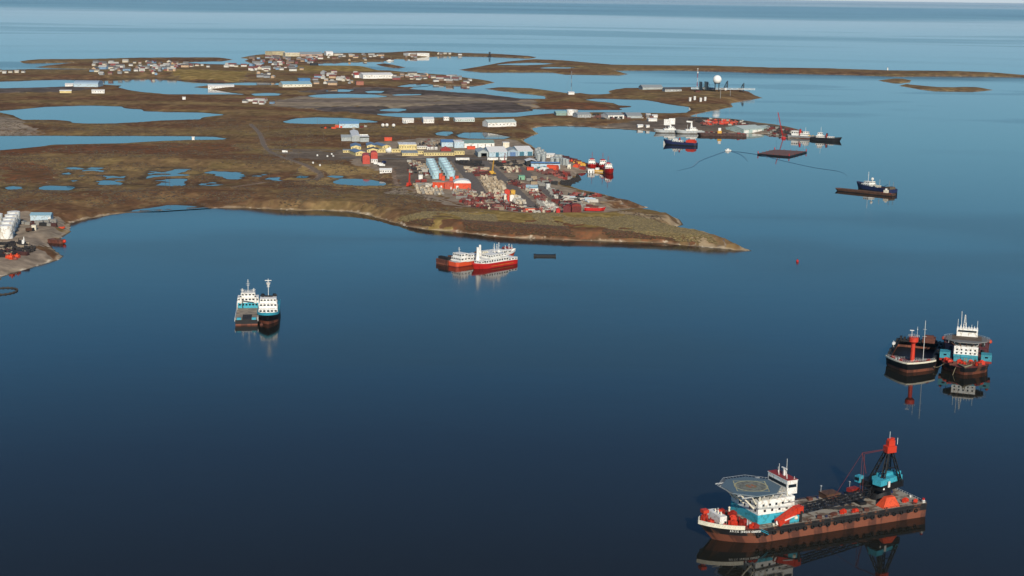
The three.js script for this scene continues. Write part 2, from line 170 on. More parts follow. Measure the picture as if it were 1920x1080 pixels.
function paintGround(x0, z0, x1, z1, N, fine) {
  const cv = document.createElement('canvas'); cv.width = cv.height = 1024; const g = cv.getContext('2d');
  g.fillStyle = 'rgb(0,0,0)'; g.fillRect(0, 0, 1024, 1024);
  const tx = (x) => (x - x0) / (x1 - x0) * 1024, tz = (z) => (z - z0) / (z1 - z0) * 1024;
  for (const [p, k] of GRAVEL) { g.fillStyle = `rgb(${k * 20},0,0)`; g.beginPath(); p.forEach(([x, z], i) => i ? g.lineTo(tx(x), tz(z)) : g.moveTo(tx(x), tz(z))); g.closePath(); g.fill(); }
  for (const [p, w] of TRACKS) { g.strokeStyle = 'rgb(180,0,0)'; g.lineJoin = g.lineCap = 'round'; g.lineWidth = w * 1024 / (x1 - x0); g.beginPath(); p.forEach(([x, z], i) => i ? g.lineTo(tx(x), tz(z)) : g.moveTo(tx(x), tz(z))); g.stroke(); }
  const zone = g.getImageData(0, 0, 1024, 1024).data, out = new Uint8Array(N * N * 4);
  const T = { red: [80, 56, 41], brown: [96, 77, 53], dark: [54, 42, 34], olive: [98, 84, 52], straw: [126, 106, 68], sand: [142, 127, 104], gravel: [118, 106, 91], mud: [78, 70, 66], pale: [116, 104, 88], cinder: [84, 75, 66], green: [116, 98, 54], rock: [60, 54, 48], wet: [52, 46, 40] };
  const mix = (c, d, t) => { c[0] += (d[0] - c[0]) * t; c[1] += (d[1] - c[1]) * t; c[2] += (d[2] - c[2]) * t; };
  const c = [0, 0, 0];
  for (let j = 0; j < N; j++) { const z = z0 + (j + .5) / N * (z1 - z0);
    for (let i = 0; i < N; i++) { const x = x0 + (i + .5) / N * (x1 - x0);
      const s = gridAt(S, x, z); const o = (j * N + i) * 4; out[o + 3] = 255;
      if (s < -25) { out[o] = 50; out[o + 1] = 45; out[o + 2] = 40; continue; }
      const l = gridAt(LK, x, z);
      const big = fbm(x / 170, z / 90 + 40, 4), med = fbm(x / 34 + 9, z / 22, 4), sml = fine ? fbm(x / 5, z / 5, 3) : fbm(x / 12, z / 12, 2), band = fbm(x / 420, z / 60, 3);
      c[0] = T.brown[0]; c[1] = T.brown[1]; c[2] = T.brown[2];
      mix(c, T.red, sst(.42, .64, big) * .7); mix(c, T.dark, sst(.52, .76, band) * .3); mix(c, T.olive, sst(.48, .68, med) * sst(.62, .40, big) * .5); mix(c, T.straw, sst(.55, .8, fbm(x / 40, z / 60 + 70, 4)) * .4); mix(c, T.dark, sst(.60, .74, fbm(x / 9 + 3, z / 20, 3)) * .25); mix(c, T.straw, sst(.62, .74, fbm(x / 7 + 33, z / 16, 3)) * .3);
      // zones, with edges broken up by noise
      const wx = x + (fbm(x / 18, z / 18 + 5, 3) - .5) * 36, wz = z + (fbm(x / 18 + 31, z / 18, 3) - .5) * 60;
      const zi = Math.min(1023, Math.max(0, (tx(wx)) | 0)), zj = Math.min(1023, Math.max(0, (tz(wz)) | 0));
      const sharp = zone[((Math.min(1023, Math.max(0, tz(z) | 0))) * 1024 + Math.min(1023, Math.max(0, tx(x) | 0))) * 4];
      const k = Math.round(zone[(zj * 1024 + zi) * 4] / 20);
      if (k === 1) { mix(c, T.gravel, .88); mix(c, T.cinder, sst(.5, .75, fbm(x / 30, z / 90, 3)) * .4); mix(c, T.pale, sst(.55, .75, sml) * .3); }
      else if (k === 2) { mix(c, T.mud, .9); mix(c, T.wet, sst(.45, .65, med) * .5); }
      else if (k === 3) { mix(c, T.cinder, .88); mix(c, T.gravel, sst(.52, .7, med) * .5); mix(c, T.wet, sst(.6, .7, sml) * .4); }
      else if (k === 4) { mix(c, T.sand, .6 * sst(.35, .5, med)); }
      else if (k === 5) { mix(c, T.green, .55 + .3 * med); mix(c, T.straw, sst(.5, .7, sml) * .4); }
      else if (k === 6) { mix(c, T.red, .7 * sst(.35, .55, med + .1)); mix(c, [96, 58, 38], sst(.5, .7, sml) * .5); }
      else if (k === 7) { mix(c, T.straw, .75 * sst(.3, .6, med + .08)); }
      else if (k === 8) { mix(c, T.pale, .85); mix(c, T.mud, sst(.45, .62, band) * .5); }
      if (sharp > 170) { mix(c, [108, 92, 78], .85); }
      // shores: wet strand, sand, driftwood line; lakes ringed with dark peat
      const wob = (fbm(x / 9, z / 14, 3) - .5) * 7, b = s + wob;
      if (b < 6) { mix(c, T.sand, (1 - sst(1.6, 4.2, b)) * (.75) * (.4 + .6 * sst(.35, .6, fbm(x / 40 + 8, z / 70, 3)))); mix(c, T.wet, (1 - sst(-.5, 1.2, s)) * .8); mix(c, [175, 165, 145], sst(.66, .78, fbm(x / 3, z / 4, 2)) * (1 - sst(2, 5, b)) * .6); }
      const lb = l + wob * .6; if (lb < 12) mix(c, T.wet, (1 - sst(2, 8, lb)) * .5);
      const f = 1.33 * (.80 + .40 * sml); 
      out[o] = Math.min(255, c[0] * f); out[o + 1] = Math.min(255, c[1] * f); out[o + 2] = Math.min(255, c[2] * f);
    } }
  const t = new THREE.DataTexture(out, N, N); t.colorSpace = THREE.SRGBColorSpace; t.magFilter = t.minFilter = THREE.LinearFilter; t.wrapS = t.wrapT = THREE.ClampToEdgeWrapping; t.needsUpdate = true; return t;
}
function landMesh(name, j0, j1, map, box) {
  const id = new Int32Array(NX * NZR).fill(-1), pos = [], uv = [], idx = [];
  const v = (k) => { if (id[k] < 0) { id[k] = pos.length / 3; const x = X0 + (k % NX) * DX, z = rows[(k / NX) | 0]; pos.push(x, HT[k], z); uv.push((x - box[0]) / (box[2] - box[0]), (z - box[1]) / (box[3] - box[1])); } return id[k]; };
  for (let j = j0; j < j1; j++) for (let i = 0; i < NX - 1; i++) {
    const a = j * NX + i, b = a + 1, c = a + NX, d = c + 1;
    if (Math.max(HT[a], HT[b], HT[c], HT[d]) <= -1.2) continue;
    if (((i * 7 + j * 13) & 1)) idx.push(v(a), v(b), v(c), v(b), v(d), v(c)); else idx.push(v(a), v(b), v(d), v(a), v(d), v(c));
  }
  const g = new THREE.BufferGeometry(); g.setAttribute('position', new THREE.Float32BufferAttribute(pos, 3)); g.setAttribute('uv', new THREE.Float32BufferAttribute(uv, 2)); g.setIndex(idx); g.computeVertexNormals();
  const m = new THREE.Mesh(g, new THREE.MeshStandardMaterial({ map, roughness: 1, metalness: 0 })); m.material.specularIntensity = 0;
  m.name = name; m.userData.kind = 'structure'; scene.add(shadowed(m)); return m;
}
{
  const split = rowOf(-2350), zs = rows[split];
  const nb = [-900, zs, 560, -930], fb = [-1960, rows[NZR - 1], 2000, zs];
  landMesh('tundra', 0, split, paintGround(nb[0], nb[1], nb[2], nb[3], 2048, true), nb);
  landMesh('lowland', split, NZR - 1, paintGround(fb[0], fb[1], fb[2], fb[3], 2048, false), fb);
}
// ---------------------------------------------------------------- water
function streakMap() { // patches of wind-ruffled and of calm water, 80 km by 80 km, long across the wind
  const N = 2048, d = new Uint8Array(N * N * 4);
  for (let j = 0; j < N; j++) for (let i = 0; i < N; i++) {
    const x = i * 80 / N, z = j * 80 / N; // km
    const w = fbm(x * .09 + 3, z * .12, 3) - .5, v = fbm(x * .35 + 8, z * .5, 3) - .5;
    const near = sst(3.2, 5.5, z), zz = z + w * 9 + v * 2;
    let r = .36 * sst(15, 21, zz) * (1 - sst(40, 60, z + w * 10)) * (.8 + .4 * v)
      + .15 * near * (1 - sst(6.6, 8.2, zz)) * sst(.52, .68, fbm(x * .4 + 11 + w, z * 1.5 + v * 2, 4))
      + .06 * sst(.45, .75, fbm(x * .2 + 1, z * .3 + 7, 3)) * near + .3 * sst(.47, .68, fbm(x * 2.6 + 2 + z * 1.2, z * 6 + 5, 4)) * (1 - sst(1.4, 2, z)) + .22 * sst(.56, .66, fbm(x * 3.1 + 4, z * 9 + 2, 3)) * sst(1.6, 2.4, z) * (1 - sst(3.6, 4.6, z))
      + .3 * sst(3.7, 3.95, z + v * .4) * (1 - sst(4.2, 4.35, z)) * sst(.1, .5, x);
    r = Math.min(1, r) * 255; const o = (j * N + i) * 4; d[o] = d[o + 2] = 0; d[o + 1] = 18 + r * .9; d[o + 3] = 255;
  }
  const t = new THREE.DataTexture(d, N, N); t.wrapS = t.wrapT = THREE.MirroredRepeatWrapping; t.magFilter = t.minFilter = THREE.LinearFilter; t.needsUpdate = true; return t;
}
function rippleMap() {
  const N = 512, d = new Uint8Array(N * N * 4);
  for (let j = 0; j < N; j++) for (let i = 0; i < N; i++) { let v = 0, a = .5; for (let o = 0; o < 4; o++) { const f = 8 << o; v += a * nzTile(i / N * f, j / N * f * 2, f); a *= .6; } const o = (j * N + i) * 4; d[o] = d[o + 1] = d[o + 2] = v * 210; d[o + 3] = 255; }
  const t = new THREE.DataTexture(d, N, N); t.wrapS = t.wrapT = THREE.RepeatWrapping; t.magFilter = t.minFilter = THREE.LinearFilter; t.needsUpdate = true; return t;
}
function nzTile(x, y, f) { const xi = Math.floor(x), yi = Math.floor(y); let fx = x - xi, fy = y - yi; fx = fx * fx * (3 - 2 * fx); fy = fy * fy * (3 - 2 * fy); const m = (a, n) => ((a % n) + n) % n; const q = (a, b) => nz[(m(b, f * 2) * 37 & 255) * 256 + (m(a, f) * 91 + m(b, f * 2) * 13 & 255)]; const a = q(xi, yi), b = q(xi + 1, yi), c = q(xi, yi + 1), e = q(xi + 1, yi + 1); return a + (b - a) * fx + (c - a + (a - b - c + e) * fx) * fy; }
const ripple = rippleMap();
const seaMat = new THREE.MeshPhysicalMaterial({ color: new THREE.Color().setRGB(.0135, .0135, .0098), roughness: .5, metalness: 0, ior: 1.333, roughnessMap: streakMap(), bumpMap: ripple, bumpScale: .028 });
const waterMat = new THREE.MeshPhysicalMaterial({ color: new THREE.Color().setRGB(.004, .008, .014), roughness: .06, metalness: 0, ior: 1.333 });
{
  const E = 125000, g = new THREE.PlaneGeometry(2 * E, E + 3000, 40, 24); g.rotateX(-Math.PI / 2); g.translate(0, 0, -E / 2 + 1500);
  const p = g.attributes.position, u = g.attributes.uv; for (let i = 0; i < p.count; i++) u.setXY(i, p.getX(i) / 80000, -p.getZ(i) / 80000);
  seaMat.bumpMap.repeat.set(400, 400);
  const m = new THREE.Mesh(g, seaMat); m.name = 'sea'; m.userData.kind = 'structure'; m.receiveShadow = true; scene.add(m);
  for (const [n, p0] of LAKES) {
    const p = p0.map(([x, z], i) => { const a = p0[(i + p0.length - 1) % p0.length], b = p0[(i + 1) % p0.length]; let dx = b[0] - a[0], dz = b[1] - a[1]; const l = Math.hypot(dx, dz) || 1; const q = [x + dz / l * 12, z - dx / l * 12]; return sdPoly(p0, ...q) < 0 ? q : [x - dz / l * 12, z + dx / l * 12]; });
    const s = new THREE.Shape(p.map(([x, z]) => new THREE.Vector2(x, -z))); const lg = new THREE.ShapeGeometry(s); lg.rotateX(-Math.PI / 2); lg.translate(0, .5, 0);
    const l = new THREE.Mesh(lg, waterMat); l.name = numbered(n); l.userData.kind = 'structure'; l.receiveShadow = true; scene.add(l);
  }
}
// ---------------------------------------------------------------- shape tools
const V3 = (x, y, z) => new THREE.Vector3(x, y, z);
const bx = (w, h, d, x = 0, y = 0, z = 0, ry = 0, rz = 0, rx = 0) => { const g = new THREE.BoxGeometry(w, h, d); g.translate(0, h / 2, 0); if (rx) g.rotateX(rx); if (rz) g.rotateZ(rz); if (ry) g.rotateY(ry); g.translate(x, y, z); return g; };
const cy = (r0, r1, h, x = 0, y = 0, z = 0, n = 14, t0 = 0, t1 = 6.2832) => { const g = new THREE.CylinderGeometry(r1, r0, h, n, 1, false, t0, t1); g.translate(x, y + h / 2, z); return g; };
const lay = (r, len, x, y, z, ax = 'z', n = 12) => { const g = new THREE.CylinderGeometry(r, r, len, n); if (ax === 'z') g.rotateX(Math.PI / 2); else g.rotateZ(Math.PI / 2); g.translate(x, y, z); return g; };
const sp = (r, x, y, z, n = 12) => { const g = new THREE.SphereGeometry(r, n, Math.max(6, n >> 1)); g.translate(x, y, z); return g; };
const Y = V3(0, 1, 0);
function bar(a, b, r, n = 5) { const A = V3(...a), B = V3(...b), d = B.clone().sub(A), l = d.length(); const g = new THREE.CylinderGeometry(r, r, l, n); g.translate(0, l / 2, 0); g.applyQuaternion(new THREE.Quaternion().setFromUnitVectors(Y, d.normalize())); g.translate(...a); return g; }
function lattice(a, b, w0, w1, bays, r, up = [0, 1, 0]) { // four-chord lattice boom
  const A = V3(...a), B = V3(...b), d = B.clone().sub(A).normalize(); let s = d.clone().cross(V3(...up)); if (s.length() < .1) s = d.clone().cross(V3(1, 0, 0)); s.normalize(); const u = s.clone().cross(d).normalize(); const out = [];
  const P4 = (t) => { const w = lerp(w0, w1, t) / 2, c = A.clone().lerp(B, t); return [[1, 1], [1, -1], [-1, -1], [-1, 1]].map(([i, j]) => c.clone().addScaledVector(s, i * w).addScaledVector(u, j * w)); };
  const p0 = P4(0), p1 = P4(1); for (let k = 0; k < 4; k++) out.push(bar(p0[k].toArray(), p1[k].toArray(), r * 1.4, 4));
  for (let i = 0; i < bays; i++) { const q0 = P4(i / bays), q1 = P4((i + 1) / bays); for (let k = 0; k < 4; k++) { const k2 = (k + 1) % 4; out.push(bar((i & 1 ? q0[k] : q0[k2]).toArray(), (i & 1 ? q1[k2] : q1[k]).toArray(), r, 3)); } }
  return out;
}
function prism(pts, h, x = 0, y = 0, z = 0) { const s = new THREE.Shape(pts.map(([a, b]) => new THREE.Vector2(a, -b))); const g = new THREE.ExtrudeGeometry(s, { depth: h, bevelEnabled: false }); g.rotateX(-Math.PI / 2); g.translate(x, y, z); return g; }
function mk(name, geos, m, parent) {
  let list = (Array.isArray(geos) ? geos : [geos]);
  if (list.length > 1) { const mixed = list.some((g) => !g.index) && list.some((g) => g.index); if (mixed) list = list.map((g) => g.index ? g.toNonIndexed() : g); }
  const g = list.length > 1 ? mergeGeometries(list) : list[0]; const o = shadowed(new THREE.Mesh(g, m)); o.name = name; if (parent) parent.add(o); return o;
}
const each = (name, geos, m, parent) => geos.map((g) => mk(name, g, m, parent));
// a thing: a group standing at [x, z], turned so that its own +x runs along dir
function thing(name, label, category, [x, z], y, turn, group) { const o = new THREE.Group(); o.name = numbered(name); o.position.set(x, y, z); o.rotation.y = turn; tag(o, label, category, group); scene.add(o); return o; }
const turnTo = (a, b) => Math.atan2(-(b[1] - a[1]), b[0] - a[0]);

// ---------------------------------------------------------------- paint and weather
function mottle(N, lo, hi, sx, sy, seed, cols) {
  const d = new Uint8Array(N * N * 4); for (let j = 0; j < N; j++) for (let i = 0; i < N; i++) { const f = fbm(i * sx + seed, j * sy + seed * 3, 4), o = (j * N + i) * 4; const v = lerp(lo, hi, f); if (cols) { const k = sst(cols[2], cols[3], f); { const gr = .86 + .24 * fbm(i * .9 + 7, j * .9, 2); for (let c = 0; c < 3; c++) d[o + c] = Math.min(255, lerp(cols[0][c], cols[1][c], k) * gr); } } else d[o] = d[o + 1] = d[o + 2] = v; d[o + 3] = 255; }
  const t = new THREE.DataTexture(d, N, N); t.colorSpace = THREE.SRGBColorSpace; t.wrapS = t.wrapT = THREE.RepeatWrapping; t.magFilter = t.minFilter = THREE.LinearFilter; t.needsUpdate = true; return t;
}
const weather = mottle(256, 0, 0, .07, .025, 3, [[226, 217, 206], [262, 262, 262], .32, .48]), weather2 = mottle(128, 130, 275, .12, .08, 41);
const hullRust = mottle(256, 0, 0, .035, .012, 5, [[32, 31, 33], [112, 70, 49], .46, .64]);
const bootRust = mottle(256, 0, 0, .05, .014, 19, [[132, 76, 54], [92, 54, 41], .46, .64]);
const deckRust = mottle(256, 0, 0, .05, .05, 23, [[156, 147, 130], [104, 84, 66], .50, .72]);
const barnDeck = mottle(256, 0, 0, .05, .05, 29, [[124, 86, 72], [90, 62, 54], .45, .65]);
const mats = {};
function paint(hex, rough = .6, metal = 0, worn = weather) { const k = hex + rough + metal + (worn ? worn.uuid : ''); return mats[k] ??= new THREE.MeshStandardMaterial({ color: hex, roughness: rough, metalness: metal, map: worn || null }); }
const M = {
  white: paint('#eeece4'), white2: paint('#d9dad4'), cream: paint('#e6dfc8'), cyan: paint('#3fa9bd'), cyanD: paint('#2b8ea6'), red: paint('#cf3a1f'), redD: paint('#96281c'), orange: paint('#dc5128'), scarlet: paint('#c21d16'), black: paint('#18181b', .6, 0, weather2), dark: paint('#2c2a29', .7, 0, weather2), grey: paint('#85888a'), lgrey: paint('#b4b7b5'), deckGreen: paint('#7d7a6a', .8, 0, weather2), deckRed: paint('#8a4038', .8, 0, weather2), blueDeck: paint('#4d6f92', .7), yellow: paint('#d9a73a'), brown: paint('#6d4a34', .8, 0, weather2), rust: paint('#7c4634', .8, 0, weather2), navy: paint('#1e2750'), glass: paint('#1b242c', .15, 0, null), tyre: paint('#141414', .9, 0, null), rope: paint('#9a8d70', .9, 0, null), wood: paint('#7a6a55', .9, 0, weather2), steel: paint('#9aa0a2', .5, .3), green: paint('#7fb592'), maroon: paint('#6e2a2a'),
  hull: new THREE.MeshStandardMaterial({ map: hullRust, roughness: .65 }), boot: new THREE.MeshStandardMaterial({ map: bootRust, roughness: .75 }), deck: new THREE.MeshStandardMaterial({ map: deckRust, roughness: .9 }), rustDeck: new THREE.MeshStandardMaterial({ map: barnDeck, roughness: .9 }),
};
// ---------------------------------------------------------------- hulls: own +x is the bow, waterline at y = 0
function outline(L, B, bow, stern, pointed, n = 9) { // half outline from stern to bow, [x, halfWidth]
  const o = []; const xs = -L / 2, xb = L / 2;
  if (stern > 0) for (let i = 0; i <= 4; i++) { const t = i / 4; o.push([xs + stern * t, B / 2 * (.72 + .28 * Math.sin(t * Math.PI / 2))]); } else o.push([xs, B / 2]);
  for (let i = 0; i <= n; i++) { const t = i / n; o.push([xb - bow + bow * t, B / 2 * Math.pow(1 - Math.pow(t, pointed), .75)]); }
  o[o.length - 1][1] = Math.max(.15, o[o.length - 1][1]); return o;
}
function hullBand(o, f0, f1, D, { sheer = 0, L, rake = 0, srake = 0, flare = .06, draft = 1 }) { // strip of shell plating between two levels, 0 under water, 1 at the deck
  const pos = [], uv = [], idx = []; const at = (p, f, s) => { const t = p[0] / (L / 2), yd = D + sheer * Math.max(0, t) ** 2 + sheer * .3 * Math.max(0, -t) ** 2; const e = 1 - f; return [p[0] - e * (rake * sst(.3, 1, t) - srake * sst(.6, 1, -t)), lerp(-draft, yd, f), s * p[1] * (1 - flare * e * (1 + 2.5 * sst(.4, 1, t)))]; };
  const loop = [...o.map((p) => [p, 1]), ...o.slice().reverse().map((p) => [p, -1])]; loop.push([o[0], 1]);
  const N = 3; let run = 0;
  loop.forEach(([p, s], i) => { if (i) { const q = loop[i - 1]; run += Math.hypot(p[0] - q[0][0], p[1] * s - q[0][1] * q[1]); } for (let k = 0; k <= N; k++) { const f = lerp(f0, f1, k / N), v = at(p, f, s); pos.push(...v); uv.push(run / 26, v[1] / 26); } });
  for (let i = 0; i < loop.length - 1; i++) for (let k = 0; k < N; k++) { const a = i * (N + 1) + k, b = a + N + 1; idx.push(a, b, a + 1, b, b + 1, a + 1); }
  const g = new THREE.BufferGeometry(); g.setAttribute('position', new THREE.Float32BufferAttribute(pos, 3)); g.setAttribute('uv', new THREE.Float32BufferAttribute(uv, 2)); g.setIndex(idx); const h = g.toNonIndexed(); h.computeVertexNormals(); return h;
}
function deckSheet(o, D, { sheer = 0, L }, inset = .1, x0 = -1e9, x1 = 1e9) {
  const pos = [], uv = [], idx = []; const pts = o.filter((p) => p[0] >= x0 && p[0] <= x1);
  pts.forEach((p, i) => { const t = p[0] / (L / 2), y = D + sheer * Math.max(0, t) ** 2 + sheer * .3 * Math.max(0, -t) ** 2; for (const s of [1, -1]) { const w = Math.max(.05, p[1] - inset); pos.push(p[0], y, w * s); uv.push(p[0] / 30, w * s / 30); } if (i) { const a = i * 2; idx.push(a - 2, a, a - 1, a - 1, a, a + 1); } });
  const g = new THREE.BufferGeometry(); g.setAttribute('position', new THREE.Float32BufferAttribute(pos, 3)); g.setAttribute('uv', new THREE.Float32BufferAttribute(uv, 2)); g.setIndex(idx); g.computeVertexNormals(); return g;
}
function bulwark(o, D, { sheer = 0, L }, h, t, x0, x1) { // raised rim along the deck edge
  const gs = []; for (const s of [1, -1]) for (let i = 1; i < o.length; i++) { const a = o[i - 1], b = o[i]; if (b[0] <= x0 || a[0] >= x1) continue; const ya = D + sheer * Math.max(0, a[0] / (L / 2)) ** 2, yb = D + sheer * Math.max(0, b[0] / (L / 2)) ** 2; const l = Math.hypot(b[0] - a[0], b[1] - a[1]); const g = new THREE.BoxGeometry(l + t, h, t); g.translate(0, h / 2, 0); g.rotateZ(Math.atan2(yb - ya, l)); g.rotateY(-Math.atan2((b[1] - a[1]) * s, b[0] - a[0])); g.translate((a[0] + b[0]) / 2, (ya + yb) / 2 - .1, s * (a[1] + b[1]) / 2); gs.push(g); } return gs;
}
function rail(pts, h = 1.1, step = 2, r = .05, loop = false) { const gs = []; const P = loop ? [...pts, pts[0]] : pts; for (let i = 1; i < P.length; i++) { const a = P[i - 1], b = P[i]; const l = Math.hypot(b[0] - a[0], b[1] - a[1], b[2] - a[2]), n = Math.max(1, Math.round(l / step)); for (const k of [.5, 1]) gs.push(bar([a[0], a[1] + h * k, a[2]], [b[0], b[1] + h * k, b[2]], r * .8, 3)); for (let j = 0; j < n; j++) { const t = j / n; const x = lerp(a[0], b[0], t), y = lerp(a[1], b[1], t), z = lerp(a[2], b[2], t); gs.push(bar([x, y, z], [x, y + h, z], r, 3)); } } return gs; }
function windows(parent, list, m = M.glass) { for (const [w, h, d, x, y, z, ry = 0] of list) mk('window', bx(w, h, d, x, y, z, ry), m, parent); }
function winch(parent, x, y, z, s = 1, m = M.red, ry = 0) { const g = new THREE.Group(); g.name = 'winch'; g.position.set(x, y, z); g.rotation.y = ry; g.scale.setScalar(s); parent.add(g); mk('frame', [bx(2.2, .3, 2.6), bx(.3, 1.6, 2.2, -.95, .3, 0), bx(.3, 1.6, 2.2, .95, .3, 0), bx(.9, 1, .9, 1.55, .2, 0)], m, g); mk('drum', [lay(.8, 1.5, 0, 1.25, 0, 'x'), lay(1.1, .14, -.7, 1.25, 0, 'x'), lay(1.1, .14, .7, 1.25, 0, 'x')], m, g); return g; }
function mast(parent, x, y, z, h, m = M.white, name = 'mast') { return mk(name, [bar([x, y, z], [x, y + h, z], .18, 6), bar([x - .1, y + h * .7, z - 1.3], [x - .1, y + h * .7, z + 1.3], .07, 4), bar([x, y + h * .85, z - .7], [x, y + h * .85, z + .7], .07, 4), bx(.5, .18, 1.8, x + .2, y + h * .55, z)], m, parent); }
const tyreGeo = new THREE.TorusGeometry(.62, .27, 6, 12);
function fender(parent, x, y, z) { const o = shadowed(new THREE.Mesh(tyreGeo, M.tyre)); o.name = 'tyre_fender'; o.position.set(x, y, z); parent.add(o); return o; }
function hullParts(s, L, B, D, opt, mh, mb, md, split = .45) {
  const o = outline(L, B, opt.bow ?? 12, opt.stern ?? 3, opt.point ?? 2.2); opt = { L, flare: .05, draft: 1, ...opt };
  mk('hull', hullBand(o, split, 1, D, opt), mh, s); mk('boot_top', hullBand(o, 0, split, D, opt), mb, s); mk('deck', deckSheet(o, D - .12, opt), md, s); return o;
}
// ---------------------------------------------------------------- the crane barge with the octagonal helicopter deck
const font = await new FontLoader().loadAsync('fonts/droid/droid_sans_bold.typeface.json');
function helideckParts(s, cx, cz, y, R, markings) {
  const oct = (r) => Array.from({ length: 8 }, (_, k) => { const a = (k + .5) * Math.PI / 4; return [cx + r * Math.cos(a), cz + r * Math.sin(a)]; });
  const dk = mk('helideck', prism(oct(R), .5, 0, y, 0), markings ? paint('#6b8490', .8, 0, weather2) : paint('#8d8b84', .8, 0, weather2), s);
  const ring = (r0, r1, n, name, m, dy, ph = 0) => { const g = new THREE.RingGeometry(r0, r1, n, 1, ph); g.rotateX(-Math.PI / 2); g.translate(cx, y + .5 + dy, cz); mk(name, g, m, dk); };
  if (markings) {
    ring(0, 6.1, 40, 'landing_circle', paint('#8f9182', .9, 0, weather2), .008); ring(5.9, 6.5, 40, 'circle_line', paint('#b0aa80', .8), .014);
    ring(8.3, 8.8, 4, 'square_line', paint('#b9b488', .8), .012, 0.35); ring(1.5, 2.3, 24, 'centre_ring', paint('#7e6f4c', .8), .016);
    mk('centre_letter', [bx(.5, .02, 3, cx - 1, y + .512, cz), bx(.5, .02, 3, cx + 1, y + .512, cz), bx(1.6, .02, .5, cx, y + .512, cz)], paint('#a85a3a', .8), dk);
  } else { mk('landing_square', bx(13, .02, 16, cx - 1, y + .505, cz), paint('#7b6752', .9, 0, weather2), dk); }
  const net = []; const a = oct(R), b = oct(R + 1.5); for (let k = 0; k < 8; k++) { const k2 = (k + 1) % 8; net.push(bar([b[k][0], y + .7, b[k][1]], [b[k2][0], y + .7, b[k2][1]], .06, 4)); for (let j = 0; j < 7; j++) { const t = j / 7; net.push(bar([lerp(a[k][0], a[k2][0], t), y + .3, lerp(a[k][1], a[k2][1], t)], [lerp(b[k][0], b[k2][0], t), y + .7, lerp(b[k][1], b[k2][1], t)], .045, 3)); } }
  mk('safety_net_frame', net, M.lgrey, s);
  const under = []; for (let k = -3; k <= 3; k++) under.push(bx(R * 1.75, .45, .3, cx, y - .45, cz + k * R * .27)); mk('deck_beams', under, M.lgrey, s);
}
{
  const A = [115.8, -553.3], turn = Math.atan2(-.416, -.909);
  const s = thing('crane_barge', 'rusty black crane barge with octagonal helicopter deck and white deckhouse', 'crane barge', A, 0, turn);
  const L = 98, B = 23, D = 5.3, opt = { L, sheer: 1.7, rake: 7, flare: .06, draft: 1, bow: 20, stern: 0, point: 1.9 };
  const o = outline(L, B, 20, 0, 1.9, 12);
  mk('hull', hullBand(o, .58, 1, D, opt), M.hull, s); mk('boot_top', hullBand(o, 0, .58, D, opt), M.boot, s);
  mk('deck', deckSheet(o, D - .1, opt, .15, -50, 30), M.deck, s); mk('foredeck', deckSheet(o, D - .04, opt, .15, 27, 50), M.deckRed, s);
  mk('bulwark', bulwark(o, D, opt, 1.5, .45, 36, 60), M.cream, s);
  each('rubbing_strake', [-1, 1].map((k) => bx(76, .45, .35, -9, 4.5, k * (B / 2 + .1))), M.dark, s);
  for (let k = 0; k < 22; k++) fender(s, 30 - k * 3.5, 3.55 + (k * 7 % 3) * .16, -B / 2 - .35);
  mk('side_rail', rail([[-49, D, -11], [28, D, -11]], 1.1, 2.4, .06), M.brown, s); mk('side_rail', rail([[-49, D, 11], [10, D, 11]], 1.1, 2.4, .06), M.brown, s);
  mk('stern_rail', rail([[-48.6, D, -11], [-48.6, D, 11]], 1.2, 1.6, .07), M.white2, s);
  { // ship's name, letter by letter along the flare of the bow
    const half = (x) => { for (let i = 1; i < o.length; i++) if (o[i][0] >= x) { const t = (x - o[i - 1][0]) / (o[i][0] - o[i - 1][0] || 1); return lerp(o[i - 1][1], o[i][1], t); } return .2; };
    const letters = []; let x = 40.6; for (const ch of 'ARCTIC IMMERK KAMOTIK') { const adv = ch === 'I' ? .42 : ch === 'M' ? .86 : ch === ' ' ? .5 : .66; if (ch !== ' ') { const g = new TextGeometry(ch, { font, size: .82, depth: .06, curveSegments: 2 }); const sl = (half(x - .6) - half(x)) / .6; g.rotateY(Math.PI + Math.atan(sl)); g.translate(x, D + 1.7 * (x / 49) ** 2 - 1.25, -half(x) - .16); letters.push(g); } x -= adv * .86; }
    mk('hull_lettering', letters, M.white, s); }
  // deckhouse: white upper storeys on a turquoise base
  mk('deckhouse_base', bx(16.6, 4.2, 18.6, 19.2, D - .1, 2.4), M.cyan, s); const hs = mk('deckhouse', bx(16.4, 5.6, 18.4, 19.2, D + 4.1, 2.4), M.white, s);
  mk('house_walkway', [bx(17.6, .18, 1.2, 19.2, D + 6.5, -7.4, 0, .07), ...rail([[10.6, D + 6.1, -8], [28, D + 7.2, -8]], 1, 2, .05)], M.white2, s);
  each('stair', [bx(.8, .15, 8, 14, D + 2.6, -7.6, 1.57, .75), bx(.8, .15, 6, 13, D + 7.8, -7.6, 1.57, .75)], M.lgrey, s);
  for (const [y, n, x0, dx] of [[D + 7.3, 5, 13.5, 2.9], [D + 5.1, 4, 14.5, 3.3]]) for (let k = 0; k < n; k++) windows(s, [[.9, .9, .1, x0 + k * dx, y, -6.86]]);
  for (const [y, n] of [[D + 7.3, 5], [D + 5.1, 4]]) for (let k = 0; k < n; k++) windows(s, [[.1, .9, .9, 27.42, y, -5 + k * 3.6]]);
  mk('top_deck_rail', rail([[27.2, D + 9.7, -6.2], [11.2, D + 9.7, -6.2]], 1.1, 1.6, .05), M.white2, s);
  const br = mk('bridge', [bx(4.6, 5.2, 13, 10.6, D + 9.7, 2.2), bx(5, .25, 13.4, 10.6, D + 14.9, 2.2)], M.white, s); mk('bridge_roof', bx(4.7, .16, 13.1, 10.6, D + 15.17, 2.2), M.redD, s);
